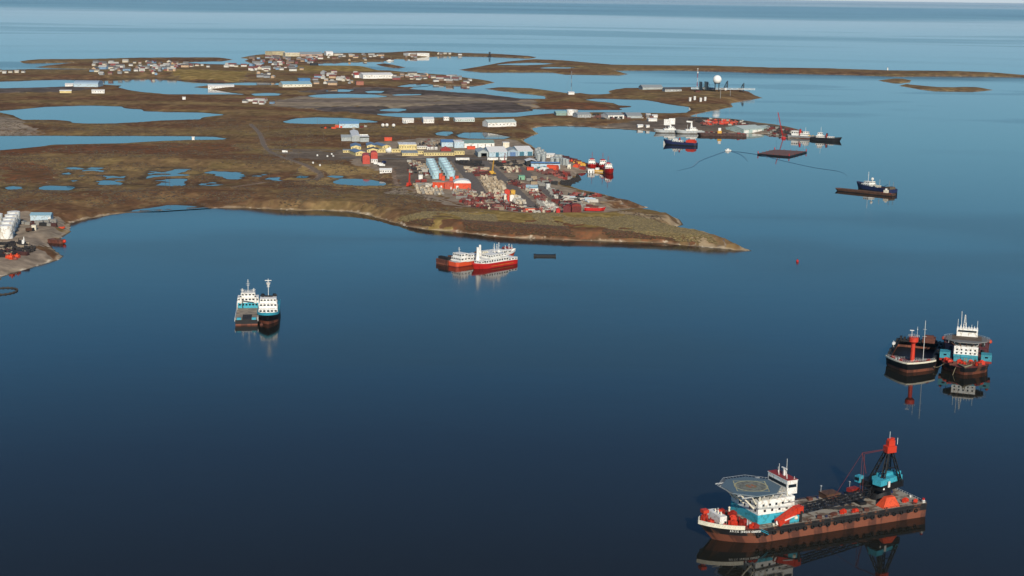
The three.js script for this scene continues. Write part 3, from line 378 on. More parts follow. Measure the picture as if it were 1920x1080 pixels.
  windows(s, [[.1, 1.2, 11.6, 12.95, D + 12.3, 2.2], [3.6, 1.2, .1, 10.6, D + 12.3, -4.35]]);
  for (let k = 0; k < 9; k++) mk('antenna', [bar([9.2 + (k * 3 % 4) * .8, D + 14.7, -3.4 + k * 1.35], [9.2 + (k * 3 % 4) * .8, D + 14.7 + [1.6, 2.4, 1.4, 7.5, 1.8, 5, 2, 1.5, 2.2][k], -3.4 + k * 1.35], .09, 4), cy(.25, .25, .7, 9.2 + (k * 3 % 4) * .8, D + 14.7, -3.4 + k * 1.35, 6)], M.white, s);
  mk('radar_mast', [bx(.7, 3.4, .7, 10.4, D + 14.7, 1.6), bx(.5, .35, 3.2, 10.4, D + 18, 1.6)], M.white, s);
  helideckParts(s, 24.4, 3, 17.1, 11.5, true);
  each('deck_strut', [...[-7.5, -3, 2, 7].map((z) => bar([27, D + 9.7, z + .5], [27, 17, z + .5], .3, 6)), ...[-5.6, -1, 4, 8].map((z) => bar([14 + z * .1, D + 9.7, z], [14, 17, z], .25, 6))], M.cream, s);
  each('raking_strut', [bar([27.6, D + 6, -4], [33, 17, -3.4], .34, 6), bar([27.6, D + 6, 3], [33.6, 17, 3.4], .34, 6), bar([27.6, D + 6, 9.5], [33, 17, 9.6], .34, 6), bar([27.6, D + 8.2, -5.4], [30, 17, -6], .28, 6)], M.cream, s);
  each('side_strut', [18, 22, 26].map((x) => bar([x, D + 9.7, -6.3], [x, 17.1, -8.4], .26, 6)), M.cream, s);
  // foredeck gear
  mk('store_locker', bx(3, 3, 9.4, 40.2, 6.5, 1.6), M.white, s); each('locker_vent', [-1, 1, 3].map((z) => cy(.3, .3, 1.2, 40, 9.5, z, 6)), M.cream, s);
  for (const [x, z, k, r] of [[44.5, 3.4, 1.2, .4], [33, -6, 1.4, .2], [34.5, -1, 1.3, 1.2], [32, 3.5, 1.4, .5], [36, 6.6, 1.2, .9], [44.8, -1.6, 1, 0], [31.4, -9.2, .9, .3], [37, -5.6, 1.1, .6], [33.8, 8.6, 1.1, .2]]) winch(s, x, D + 1.1 * (x / 49) ** 2 * 1.4, z, k * .82, Math.round(x + z) % 3 ? M.red : M.redD, r);
  for (let k = 0; k < 14; k++) { const x = 29.6 + (k * 29 % 150) / 10, z = -8 + (k * 47 % 170) / 10; mk('deck_fitting', [bx(1.4, .9 + k % 3 * .5, .9, x, D + 1.54 * (x / 49) ** 2 - .1, z, k), cy(.3, .3, 1.6 + k % 2, x + .5, D + 1.54 * (x / 49) ** 2 - .1, z + .4, 6)], [M.red, M.redD, M.dark, M.lgrey][k % 4], s); }
  for (const [x, z] of [[42.6, -4.6], [38.4, 8.2], [29.2, 10]]) mk('ventilator', [cy(.35, .35, 1.5, x, D + 1.2 * (x / 49) ** 2, z, 8), sp(.5, x, D + 1.2 * (x / 49) ** 2 + 1.6, z, 8)], M.cream, s);
  mk('anchor_frame', [...lattice([46, 6.5, 1], [46, 11, 1], 1.6, 1.2, 3, .12), bx(2.4, 1.2, 2.4, 46, 10.6, 1)], M.red, s);
  each('cable_reel', [lay(1.2, 1.8, 30, D + 1.2, -9.4, 'z'), lay(1, 1.5, 38, 7.3, 6.5, 'z')], M.redD, s);
  each('deck_litter', Array.from({ length: 26 }, (_, k) => bx(.5 + k % 3 * .4, .4 + k % 4 * .3, .6 + k % 2 * .5, 29.5 + (k * 37 % 160) / 10, 5.7 + ((29.5 + (k * 37 % 160) / 10) / 49) ** 2 * 1.6 - .5, -8 + (k * 53 % 160) / 10, k)), M.dark, s);
  // side stair, boom head and boom rest
  mk('gangway', [bx(4.2, .25, 1, 27.6, D - .9, -11.6, 0, .5), bx(3.6, .2, .1, 27.6, D - .2, -12, 0, .5)], M.cyanD, s);
  mk('pump_room', bx(9, 3.2, 3.4, 15.6, D, -8.6), M.cyan, s); mk('pump_room_door', bx(2.2, 2.4, .1, 16.5, D + .1, -10.36), M.redD, s);
  each('deck_tank', [cy(.7, .7, 2.2, 21, D, -9.9, 10), cy(.45, .45, 1.4, 22.4, D, -10.1, 10), sp(.9, 12.4, D + 2.4, -10, 10)], M.cream, s);
  const bm = mk('crane_boom', [...lattice([-27, D + 4.4, -1.8], [11.4, D + 5.2, -9.2], 2.6, 2.2, 20, .16)], M.black, s);
  mk('boom_head', [...[[0, 0]].map(() => { const g = bx(11, 2.4, 2.4, 0, -1.2, 0); g.rotateZ(-.34); g.rotateY(.19); g.translate(16.4, D + 3.6, -10.1); return g; }), bx(3.2, 2.6, 2.8, 11, D + 3.9, -9.2, .19)], M.red, bm);
  mk('head_sheave', [lay(1, .3, 21.2, D + 2, -11.2, 'z'), bar([13.8, D + 3.4, -11.1], [18.6, D + 2.6, -11.8], .25, 6)], M.white, bm);
  mk('boom_rest', [bar([10.4, D, -10.4], [10.4, D + 4.6, -10.4], .5, 6), bar([10.4, D, -7.6], [10.4, D + 4.6, -7.6], .5, 6), bx(1, .7, 4, 10.4, D + 4.1, -9)], M.dark, s);
  // crane
  mk('crane_pedestal', [cy(5, 4.2, 4.6, -36, D, 2, 20), cy(5.2, 5.2, .8, -36, D + 4.6, 2, 20)], M.black, s);
  const cab = mk('crane_house', [bx(13, 2.6, 11.5, -36.2, D + 5.4, 1.2, .25)], M.black, s);
  mk('machinery_cover', [bx(11.6, 2, 6, -37.4, D + 8, -.6, .25), bx(4, 2.3, 4, -31.2, D + 8, -4, .25), bx(3.4, 3.2, 2.2, -42, D + 8, -.2, .25), bx(8, 1.2, 3, -37.5, D + 10, .4, .25)], M.cyan, cab);
  mk('operator_cab', [bx(2.6, 2.6, 2.4, -28.6, D + 6.6, 5.6, .25)], M.cyan, cab); mk('cab_window', bx(.1, 1.3, 2, -27.2, D + 7.4, 5.3, .25), M.glass, cab);
  each('flood_light', [sp(.55, -31.8, D + 6.6, -5.6, 8), bx(1.1, 2.4, .3, -34.8, D + 6.8, -5.2, .25)], M.white, cab);
  const top = [-37, 25.5, -1.2];
  const gan = mk('gantry', [...lattice([-31.6, D + 8, 2.6], [-36, 25.5, -.4], 1.3, .9, 7, .17), ...lattice([-41, D + 8, 3], [-38, 25.5, -.8], 1.1, .8, 7, .17), ...lattice([-41.6, D + 8, -3.6], [-38, 25.5, -2], 1.1, .8, 7, .15), ...lattice([-32.4, D + 8, -3.8], [-36, 25.5, -2], 1.3, .9, 7, .17), bar([-33.6, 16.5, 1], [-40.2, 16.5, 1], .2), bar([-34, 19, -2.4], [-39.4, 19, -2.4], .2), bar([-34, 16, -2.8], [-34, 16, 1.4], .2)], M.black, s);
  mk('gantry_head', [prism([[-39.4, -2.8], [-35, -2.8], [-35.3, .4], [-39, .4]], 2.6, 0, 25.2, 0), prism([[-39, -2.2], [-36, -2.2], [-36.2, 0], [-38.6, 0]], 2.2, 0, 27.8, 0), bx(3.2, .8, 1.4, -37.6, 30, -1.2, .3), lay(.8, 3.6, -36.2, 26.6, -1.2, 'z')], M.red, gan);
  each('head_mast', [bar([-37, 30.6, -1.2], [-37, 33.6, -1.2], .1, 4), bar([-39.6, 28.5, -2.8], [-39.6, 31.2, -2.8], .12, 4)], M.white, gan);
  mk('rigging', [bar([-35, 26.5, -1], [-29, 24, 5], .14, 4), bar([-29, 24, 5], [-24, D + 4.6, -1], .1, 4), bar([-29, 24, 5], [-31, D + 10, 4.6], .16, 4), bar([-29, 24, 5], [-8, D + 5, -4.8], .09, 4), bar([-35, 26.5, -1.6], [-29, 24, 3.6], .12, 4), bar([-29, 24, 3.6], [-24, D + 4.6, -2.6], .1, 4)], M.maroon, s);
  mk('boom_foot', [...lattice([-31, D + 5.8, 1], [-26, D + 4.4, -1.8], 3, 2.6, 4, .2), bx(3, 1.6, 4, -24, D, -1.8)], M.black, s);
  mk('canvas_shelter', (() => { const g = bx(8.6, 4.2, 5.2, 0, 0, 0); const p = g.attributes.position; for (let i = 0; i < p.count; i++) if (p.getY(i) > 2) { p.setX(i, p.getX(i) * .45 - .6); p.setZ(i, p.getZ(i) * .35); } g.computeVertexNormals(); g.translate(-32.4, D, -8); return g; })(), M.orange, s);
  mk('hopper_box', [bx(6.4, 2.4, 5, -17, D, 9), bx(6.8, .3, 5.4, -17, D + 2.4, 9)], M.brown, s);
  mk('red_winch_house', bx(4.4, 1.5, 3, -26.5, D + 2.6, 6.4, .2), M.redD, s); winch(s, -10.8, D, -8.4, .9, M.red, .4); winch(s, -16, D, -9.2, .85, M.red, .1); winch(s, -42, D, -6.8, .9, M.red, .4); winch(s, -45.6, D, -8.6, .7, M.red, .8); winch(s, 8, D, 8, 1.3, M.yellow, .3);
  each('spare_pipe', Array.from({ length: 9 }, (_, k) => bar([-22 + k * .5, D + .25 + (k % 2) * .4, -6 + k * .35], [-12 + k * .8, D + .25 + (k % 2) * .4, -5 + k * .5], .25, 6)), M.dark, s);
  { const r = rng(5); each('deck_scrap', Array.from({ length: 130 }, () => bx(.4 + r() * 1.6, .2 + r() * .7, .4 + r() * 1.2, -26 + r() * 36, D - .1, -2 + r() * 11, r() * 3)), M.dark, s); each('deck_scrap', Array.from({ length: 30 }, () => bx(.4 + r() * 1.4, .2 + r() * .6, .4 + r(), -47 + r() * 56, D - .1, -10.5 + r() * 3, r() * 3)), M.rust, s); }
  each('bollard', [-44, -30, -18, -4, 6].flatMap((x) => [cy(.3, .3, .9, x, D, -10.6, 8), cy(.3, .3, .9, x + 1, D, -10.6, 8)]), M.rust, s);
  each('stern_light', [bx(.8, 1.6, .8, -48, D, -10.4), bx(.6, 1.2, .6, -47.6, D, -3)], M.white, s);
  for (const [x, z] of [[-6, -9], [1, -9.4], [-21, -9.6], [4, 9], [-8, 9.6], [-40, 8]]) mk('deck_crate', bx(2.2, 1.4, 1.8, x, D, z, x), M.rust, s);
  for (const [x, z] of [[-2, -9.8], [-12, 9.8], [-24, 9.4], [-44, 4]]) mk('oil_drum', cy(.45, .45, 1.2, x, D, z, 10), M.navy, s);
  for (const x of [-46, -28, -14, 0]) mk('light_post', [bar([x, D, 10.6], [x, D + 5, 10.6], .1, 5), bx(.6, .3, .6, x, D + 5, 10.6)], M.lgrey, s);
  mk('beacon', [bx(.7, .7, .7, -48, D + 1.6, -10.4)], M.scarlet, s);
}
// ---------------------------------------------------------------- the moored pair: dredge barge with a red tower, accommodation barge
{
  const s = thing('hopper_barge', 'black barge with a red crane tower and empty dark hold, moored beside helideck barge', 'barge', [228.7, -825.2], 0, turnTo([0, 0], [-.362, .932]));
  const L = 66, B = 27, D = 5, opt = { L, bow: 15, stern: 0, point: 1.15, rake: 3, flare: .05, sheer: .5, draft: 1 };
  const o = outline(L, B, 15, 0, 1.15);
  mk('hull', hullBand(o, .42, 1, D, opt), M.black, s); mk('boot_top', hullBand(o, 0, .42, D, opt), M.boot, s);
  mk('foredeck', deckSheet(o, D, opt, .2, 17.9, 60), M.deckRed, s); mk('foredeck_back', bx(.4, 4.4, 26, 18.2, .6, 0), M.black, s);
  each('side_deck', [-1, 1].map((k) => bx(51, .6, 2.2, -7.5, D - .6, k * 12.3)), M.dark, s); mk('stern_deck', bx(5, .6, 24.6, -30.4, D - .6, 0), M.dark, s); mk('hold_floor', bx(48, .3, 25, -6, .4, 0), M.black, s);
  each('coaming', [-1, 1].map((k) => bx(46, 1.2, .3, -5, D, k * 11.3)), M.black, s);
  mk('bulwark', bulwark(o, D, opt, .9, .5, 18, 60), M.cream, s);
  mk('deck_rail', rail([[18.6, D, -12.6], [18.6, D, 12.6]], 1.1, 1.6, .07), M.white2, s); mk('bow_rail', rail([[18, D + .8, -13], [32.4, D + 1.2, -.6], [32.4, D + 1.2, .6], [18, D + .8, 13]], 1, 1.8, .07), M.white2, s);
  const tw = mk('tower', [cy(1.25, 1.1, 10.5, 24, D, -1.6, 16)], M.red, s);
  mk('tower_head', [cy(1.2, 2.6, 1.2, 24, D + 10.3, -1.6, 14), cy(2.6, 2.6, 2.4, 24, D + 11.5, -1.6, 14)], M.red, tw); mk('head_rail', rail([[27, D + 14.1, -1.6], [24, D + 14.1, 1.4], [21, D + 14.1, -1.6], [24, D + 14.1, -4.6]], 1, 1.4, .07, true), M.white2, tw); mk('radar', [bar([23, D + 14, -.4], [23, D + 17.4, -.4], .14), bx(.5, .4, 2.2, 23, D + 17.2, -.4)], M.white, tw); mk('aerial', [bar([24.5, D + 14, -3.4], [24.5, D + 20, -3.4], .09, 4), sp(.3, 24.5, D + 18.6, -3.4, 6)], M.white, tw);
  mk('signal_mast', [bar([20.5, D, -7], [20.5, D + 23, -7], .16, 6), bar([20.5, D + 14, -8.2], [20.5, D + 14, -5.8], .08, 4), bar([20.5, D + 18, -8], [20.5, D + 18, -6], .08, 4)], M.white2, s);
  each('lifeboat', [sp(1, 0, 0, 0, 10).scale(3.2, 1, 1.1).translate(-8, D + 2.2, 12.6)], M.white, s); each('davit', [bar([-10, D, 12], [-10, D + 3.4, 13], .14), bar([-6, D, 12], [-6, D + 3.4, 13], .14)], M.white2, s);
  mk('aft_winch_house', [bx(6, 3, 7, -29.6, D, -5), bx(3, 1, 5, -29.6, D + 3, -5)], M.rust, s); each('aft_gear', Array.from({ length: 12 }, (_, k) => bx(1 + k % 3, .8 + k % 4 * .5, 1.2, -31 + k % 3, D, -11 + k * 2)), M.dark, s);
  each('side_gear', Array.from({ length: 16 }, (_, k) => bx(2 + k % 3, .7 + k % 3 * .6, 1.2, -29 + k * 3, D, k % 2 ? 12.6 : -12.6)), M.dark, s);
  each('ventilator', [cy(.5, .5, 1.6, 24, D, 5.5, 8), cy(.5, .5, 1.6, 25, D, 7, 8), cy(.4, .4, 1.5, 24.4, D, -2.6, 8), cy(.4, .4, 1.5, 24.4, D, -4, 8)], M.lgrey, s);
  for (const [x, z] of [[27, -4], [28, 4], [21, 9.5], [21.5, -10]]) winch(s, x, D + .1, z, .8, M.redD, x);
}
{
  const s = thing('accommodation_barge', 'barge with grey helideck, turquoise house and two blue side cabins, beside the red towered barge', 'barge', [258.9, -828.4], 0, turnTo([0, 0], [-.295, .955]));
  const L = 80, B = 25, D = 4.6, opt = { L, bow: 13, stern: 0, point: 1.3, rake: 4, flare: .05, draft: 1 };
  const o = outline(L, B, 13, 0, 1.3);
  mk('hull', hullBand(o, .5, 1, D, opt), M.hull, s); mk('boot_top', hullBand(o, 0, .5, D, opt), M.boot, s); mk('deck', deckSheet(o, D - .1, opt), M.deckRed, s);
  mk('deckhouse_base', bx(14, 4.2, 13, 18, D - .1, 0), paint('#3d93a3'), s); mk('deckhouse', bx(13.8, 4.6, 12.8, 18, D + 4.1, 0), M.white, s);
  mk('front_cabin', [bx(3.4, 2.8, 6, 26.5, D, -.5), bx(3, 3, 3.4, 27, D, 4.6)], paint('#3d93a3'), s);
  for (let k = 0; k < 5; k++) windows(s, [[.1, .9, .9, 24.93, D + 6.4, -4.8 + k * 2.4], [.1, .9, .9, 24.93, D + 4.6, -4.8 + k * 2.4]]);
  helideckParts(s, 14, 0, 15.2, 11.8, false); each('deck_strut', [-8, -4, 0, 4, 8].flatMap((z) => [bar([24, D + 8.7, z * .72], [25, 15.2, z], .25, 5), bar([12, D + 8.7, z * .72], [10, 15.2, z], .25, 5)]), M.brown, s);
  mk('bridge', [bx(4, 7, 11.4, 7.2, D + 8.6, 0)], M.white, s); windows(s, [[.1, 1, 10, 9.23, D + 13.6, 0]]);
  for (let k = 0; k < 8; k++) mk('antenna', [bar([7 + k % 2, D + 15.6, -5.2 + k * 1.5], [7 + k % 2, D + 15.6 + [4.4, 1.6, 2, 1.4, 3, 2, 1.6, 5][k], -5.2 + k * 1.5], .12, 4), cy(.35, .2, .8, 7 + k % 2, D + 15.6, -5.2 + k * 1.5, 6)], M.white, s);
  mk('tall_aerial', [bar([7, D + 15.6, 3.4], [7, D + 25, 3.6], .16, 5)], M.white, s); mk('lattice_mast', lattice([6.6, D + 15.6, 1.6], [6.6, D + 23, 1.6], 1.4, .3, 6, .1), M.white, s);
  for (const z of [-11, 11]) { const c = mk('side_cabin', bx(7, 3.4, 5.6, 21.5, D + 1.4, z), paint('#3d93a3'), s); windows(c, [[.1, .9, 1.6, 25.05, D + 3, z]]); mk('cabin_support', [bx(6.4, 1.4, 5.6, 21.5, D, z)], M.redD, s); }
  mk('bow_ramp', [prism([[34, -3.6], [41, 0], [34, 3.6]], .7, 0, D + .1, 0)], M.wood, s); mk('ramp_frame', [bar([34, D + .9, -3.6], [41, D + 1, 0], .3), bar([34, D + .9, 3.6], [41, D + 1, 0], .3), ...lattice([33, D, 0], [33, D + 4, 0], 2, 1.2, 3, .15)], M.rope, s);
  for (const [x, z, k] of [[29, -3, 1.1], [30, 3, 1.1], [31, -7, 1], [31, 8, 1.1], [27, -9, 1], [27, 10, 1], [33, 1, 1]]) winch(s, x, D, z, k, M.red, z);
  { const r = rng(8); each('deck_gear', Array.from({ length: 40 }, () => bx(.6 + r() * 2, .5 + r() * 2, .6 + r() * 2, -36 + r() * 44, D - .1, -10.5 + r() * 21, r())), M.dark, s); each('deck_stores', Array.from({ length: 30 }, () => bx(.6 + r() * 2.4, .5 + r() * 1.6, .6 + r() * 2, 23 + r() * 11, D - .1, -9 + r() * 18, r())), M.rust, s); }
  each('lifeboat', [sp(1, 0, 0, 0, 10).scale(3, 1, 1.1).translate(8, 13.6, -12.6), sp(1, 0, 0, 0, 10).scale(3, 1, 1.1).translate(8, 13.6, 12.6)], M.orange, s); each('davit', [-1, 1].flatMap((k) => [bar([6, D, k * 11.4], [6, 14.6, k * 12.4], .2), bar([10, D, k * 11.4], [10, 14.6, k * 12.4], .2)]), M.rust, s);
  mk('mooring_line', new THREE.TubeGeometry(new THREE.CatmullRomCurve3([V3(33, D, 11), V3(32, D - 2.6, 15), V3(30, D - 1.6, 19)]), 10, .12, 4), M.rope, s); mk('chain', [bar([36, D, 4.6], [39, -1, 6.4], .14, 4)], M.rope, s);
  for (let k = 0; k < 7; k++) fender(s, 24 - k * 8, 2.8, 12.3);
}
// ---------------------------------------------------------------- other vessels
function vessel(name, label, cat, pos, dir, c, group) {
  const s = thing(name, label, cat, pos, 0, turnTo([0, 0], dir), group);
  const o = hullParts(s, c.L, c.B, c.D, { sheer: c.sheer ?? 1.5, rake: c.rake ?? 3, flare: .06, draft: .8, bow: c.bow ?? c.L * .28, stern: c.stern ?? 3, point: c.point ?? 2, L: c.L }, c.hull, c.boot ?? M.boot, c.deck ?? M.deckGreen, c.split ?? .4);
  if (c.rim) mk('bulwark', bulwark(o, c.D, { sheer: c.sheer ?? 1.5, L: c.L }, c.rimH ?? 1.1, .25, c.rim[0], c.rim[1]), c.rimM ?? c.hull, s);
  for (const [x, y, z, l, h, w, m, nm] of c.houses ?? []) { const b = mk(nm ?? 'deckhouse', bx(l, h, w, x, y, z), m, s); if ((nm ?? '') === 'bridge' || c.win) { const n = Math.max(2, Math.floor(w / 2)); for (const sx of [-1, 1]) for (let k = 0; k < n; k++) mk('window', bx(.08, h * .32, w / n * .6, x + sx * (l / 2 + .03), y + h * .5, z - w / 2 + (k + .5) * w / n), M.glass, b); const q = Math.max(1, Math.floor(l / 2.6)); for (const sz of [-1, 1]) for (let k = 0; k < q; k++) mk('window', bx(l / q * .5, h * .3, .08, x - l / 2 + (k + .5) * l / q, y + h * .5, z + sz * (w / 2 + .03)), M.glass, b); } }
  for (const [x, y, z, r, h, m] of c.funnels ?? []) { const f = mk('funnel', cy(r, r * .9, h, x, y, z, 12), m, s); mk('funnel_cap', cy(r * .75, r * .75, .5, x, y + h, z, 10), M.black, f); }
  for (const [x, y, z, h, m] of c.masts ?? []) mast(s, x, y, z, h, m ?? M.white);
  for (const [nm, g, m] of c.parts ?? []) { if (Array.isArray(g) && /gear|load|cargo|bales|pipes|bulwark|fairlead|wing|drums|rack/.test(nm)) each(nm.replace(/s$/, ''), g, m, s); else mk(nm, g, m, s); }
  return s;
}
const crates = (seed, n, x0, x1, z0, z1, y, a = .6, b = 2) => { const r = rng(seed); return Array.from({ length: n }, () => bx(a + r() * b, a * .6 + r() * b * .6, a + r() * b, x0 + r() * (x1 - x0), y, z0 + r() * (z1 - z0), r() * .3)); };
// supply ship seen over its stern, and the icebreaking tug beside it
{
  const s = vessel('supply_ship', 'supply ship with open brown cargo deck and dark stern rack, white bridge forward', 'supply ship', [-166.6, -922.5], [-.143, -.99], { L: 58, B: 14, D: 2.7, sheer: 2.6, hull: M.black, deck: paint('#b5a58f', .9, 0, weather2), stern: 0, rim: [2, 40], rimM: M.white, win: true,
    houses: [[13, 3.2, 0, 11, 3.4, 12.6, M.cyan], [12.6, 6.6, 0, 9, 3.2, 13.2, M.white], [12.6, 9.8, 0, 6.4, 2.6, 9, M.white, 'bridge']], funnels: [[7.6, 6.4, -4.6, .8, 4, M.white], [7.6, 6.4, 4.6, .8, 4, M.white]], masts: [[12, 12.4, 0, 8.5], [10, 12.4, -3.6, 3.2], [10, 12.4, 3.6, 3.2]],
    parts: [['side_bulwark', [bx(30, 1.5, .35, -13, 3.2, 6.9), bx(30, 1.5, .35, -13, 3.2, -6.9)], M.white2], ['bulwark_wing', [bx(6, 2.4, .5, 6, 4.4, 6.7, 0, .5), bx(6, 2.4, .5, 6, 4.4, -6.7, 0, .5)], M.white], ['stern_fairlead', [bx(2.6, 1.2, 2.6, -27.4, 3.3, 4.6), bx(2.6, 1.2, 2.6, -27.4, 3.3, -4.6)], M.cyan], ['top_rail', rail([[15.4, 12.4, -4.2], [9.8, 12.4, -4.2], [9.8, 12.4, 4.2], [15.4, 12.4, 4.2]], 1, 1.2, .07, true), M.white], ['knuckle_boom', [bar([6.6, 7, 3.6], [6.8, 8.2, -3.4], .22), bar([6.8, 3.4, -3.4], [6.8, 8.2, -3.4], .3)], M.dark], ['mooring_float', [lay(.9, 3, -28.4, .3, 9, 'x')], M.rust]] });
  for (let k = 0; k < 8; k++) mk('rack_plank', bx(1.5, 1.1 + k % 2 * .2, 5.6, -27.8 + k * 1.72, 2.6, .2), k % 2 ? M.black : M.dark, s);
  for (let k = 0; k < 6; k++) fender(s, -24 + k * 7, 1.9, 7.3);
}
vessel('icebreaker_tug', 'black hulled icebreaking tug with turquoise foredeck and tall white mast', 'tug', [-153.1, -920.9], [.133, .991], { L: 56, B: 13.4, D: 4.2, sheer: 2.4, rake: 5, hull: M.black, deck: M.cyanD, rim: [8, 40], rimM: M.cyan, rimH: 1.6, win: true,
  houses: [[6, 4, 0, 15, 3.4, 11.6, M.white], [5, 7.4, 0, 11, 3, 11, M.white], [5.4, 10.4, 0, 7, 2.7, 10.2, M.white, 'bridge']], funnels: [[-3, 7, -3.6, 1.3, 6.5, M.black], [-3, 7, 3.6, 1.3, 6.5, M.black]], masts: [[2, 13, 0, 11.5]],
  parts: [['crows_nest', [cy(.5, 1.5, 2.4, 2, 19.6, 0, 8), bx(.6, .4, 4, 2, 23.2, 0)], M.white], ['black_gear', crates(3, 14, -1, 3, -4.6, 4.6, 13, .6, 1.4), M.dark], ['anchor_windlass', crates(4, 7, 16, 21, -3, 3, 5, .7, 1.2), M.cyanD], ['deck_load', crates(6, 14, -24, -6, -5, 5, 4, .8, 2), M.dark], ['mooring_rope', [bar([14, 4.6, 6.4], [9, 3.4, 8.6], .1)], M.rope]] });
// the raft of three red and white vessels off the point
{
  const D3 = [.72, -.694];
  vessel('work_barge', 'rust brown work barge lying farthest out in the raft of red and white ships', 'barge', [-27, -1140], D3, { L: 74, B: 13, D: 3.6, sheer: .8, stern: 0, bow: 6, point: 1.4, hull: M.rust, deck: M.rustDeck, parts: [['deck_cargo', crates(9, 26, -28, 30, -5, 5, 3.5, .9, 2.4), M.brown], ['cargo_bales', crates(10, 9, -4, 14, -4, 4, 3.5, 1.2, 1.6), M.cream], ['stern_frame', [bx(3, 2.4, 11, -34, 3.4, 0), bx(6, 1.4, 3, -30, 3.4, 3)], M.dark], ['red_bow_locker', bx(4, 2, 8, 32, 4, 0), M.redD]] });
  vessel('fuel_carrier', 'orange and white carrier with two tall white exhaust stacks in the raft', 'ship', [-21.5, -1128.5], D3, { L: 66, B: 11.4, D: 3, sheer: 2.4, hull: M.orange, boot: M.redD, split: .3, deck: M.lgrey, rim: [16, 40], rimM: M.white, rimH: 1.6, win: true, houses: [[-24, 3.6, 0, 10, 3, 10.6, M.white], [-24.6, 6.6, 0, 7, 3, 9.6, M.white, 'bridge'], [-4, 3.5, 0, 30, 2.4, 10.4, M.white2, 'trunk_deck'], [-14, 5.9, 1, 8, 2, 7, M.white], [4, 5.9, 0, 7, 2.2, 8, M.white], [15, 3.6, -1, 9, 4, 9.6, M.white], [24, 4.4, 0, 5, 2.4, 6, M.white]], masts: [[-26, 9.6, 0, 4.5], [13, 6.6, 0, 6], [17, 6.6, -2, 6.5], [22, 4.6, 0, 6], [26, 4.8, 0, 6.5], [29, 5, 0, 5.4]], parts: [['exhaust_stack', [cy(1, .9, 9, -8, 5.4, 3.6, 12), cy(1.5, 1.4, 4, -8, 5.4, 3.6, 12)], M.white], ['vent_pipes', [-4, -2, 0].map((x) => cy(.7, .7, 3.4, x, 5.4, 3, 10)), M.cream], ['white_bulwark', [bx(46, 1.1, .4, -6, 3.4, -6), bx(40, 1.1, .4, -4, 3.4, 6)], M.white]] });
  vessel('red_work_ship', 'scarlet hulled ship with white house lying nearest shore side of the red raft', 'ship', [-14.5, -1111.5], [-.69, .724], { L: 45, B: 12, D: 2.7, sheer: 1.4, hull: M.scarlet, boot: M.scarlet, split: .2, deck: M.lgrey, rim: [8, 30], rimH: .8, win: true, houses: [[1, 2.6, 0, 24, 4, 11, M.white], [2, 6.7, 0, 11, 2.8, 9, M.white, 'bridge'], [-16, 2.6, 0, 10, 2.6, 10.6, M.white], [-9, 6.7, 1, 6, 2, 7, M.white], [14, 3.6, 0, 5, 2, 7, M.white]], masts: [[-1, 10, 0, 7], [-3, 10, 2, 5]], parts: [['exhaust_stack', [cy(1.1, 1, 10, 13, 5.2, 3.6, 12), cy(1.7, 1.5, 4.4, 13, 5.2, 3.6, 12)], M.white], ['radome', sp(1.4, -5, 10.6, -1, 12), M.white], ['gold_stripe', [bx(24, .22, .1, -4, 1.3, 6.02), bx(24, .22, .1, -4, 1.3, -6.02)], M.yellow], ['white_top_rail', rail([[9, 7.3, -4.6], [-7, 7.3, -4.6]], 1, 1.6, .07), M.white]] });
}
{
  const s = thing('pontoon', 'low dark steel pontoon floating alone off the grassy point', 'pontoon', [25.2, -1156.6], 0, turnTo([0, 0], [1, -.03])); mk('float', [bx(17, 1.9, 5, 0, -.6, 0)], M.black, s); mk('end_frame', [bx(.8, 2.2, 5.6, 8.4, -.4, 0), bx(1.6, .4, 4.4, -7.6, 1.3, 0)], M.dark, s); mk('pontoon_deck', bx(15.6, .12, 4.4, -.3, 1.3, 0), M.dark, s);
}
// blue ship with its barge
vessel('survey_ship', 'navy blue ship with white house, mast and white globe behind the long brown barge', 'ship', [388.6, -1595], [-.526, -.851], { L: 56, B: 12, D: 4.2, sheer: 2.8, hull: M.navy, boot: M.black, deck: M.dark, rim: [10, 40], win: true, houses: [[10, 4.2, 0, 12, 3, 10.4, M.white], [9, 7.2, 0, 8, 2.6, 9, M.white, 'bridge'], [-2, 4.2, 0, 5, 2.2, 8, M.cream]], masts: [[11, 9.8, 0, 10], [-6, 4.4, 0, 9, M.lgrey], [-20, 4.4, 0, 9, M.grey], [-24, 4.4, 2, 8, M.grey]], parts: [['radome', [sp(1.6, 5, 12.6, 0, 12), cy(.4, .4, 3, 5, 9, 0, 8)], M.white], ['stern_gear', crates(12, 18, -26, -8, -5, 5, 4, .8, 2), M.rust], ['stern_winch_house', bx(6, 3, 8, -22, 4.2, 0), M.wood], ['derrick', [bar([-8, 4.4, 0], [-16, 9, 2], .2)], M.navy]] });
vessel('deck_barge', 'long low brown barge lying alongside the navy blue ship', 'barge', [372.3, -1575.5], [-.768, -.641], { L: 68, B: 9, D: 2.4, sheer: .4, stern: 0, bow: 4, hull: M.brown, boot: M.black, deck: M.rustDeck, parts: [['deck_pipes', Array.from({ length: 6 }, (_, k) => bar([-30, 2.7, -3 + k], [26, 2.7, -3 + k], .35, 6)), M.brown], ['white_hut', bx(4, 3.4, 4, -25, 2.4, 0), M.cream], ['hut_cap', bx(1.6, 1.6, 1.6, -25, 5.8, 0), M.white], ['drums', crates(13, 8, -32, -18, -3, 3, 2.4, .7, 1), M.redD]] });
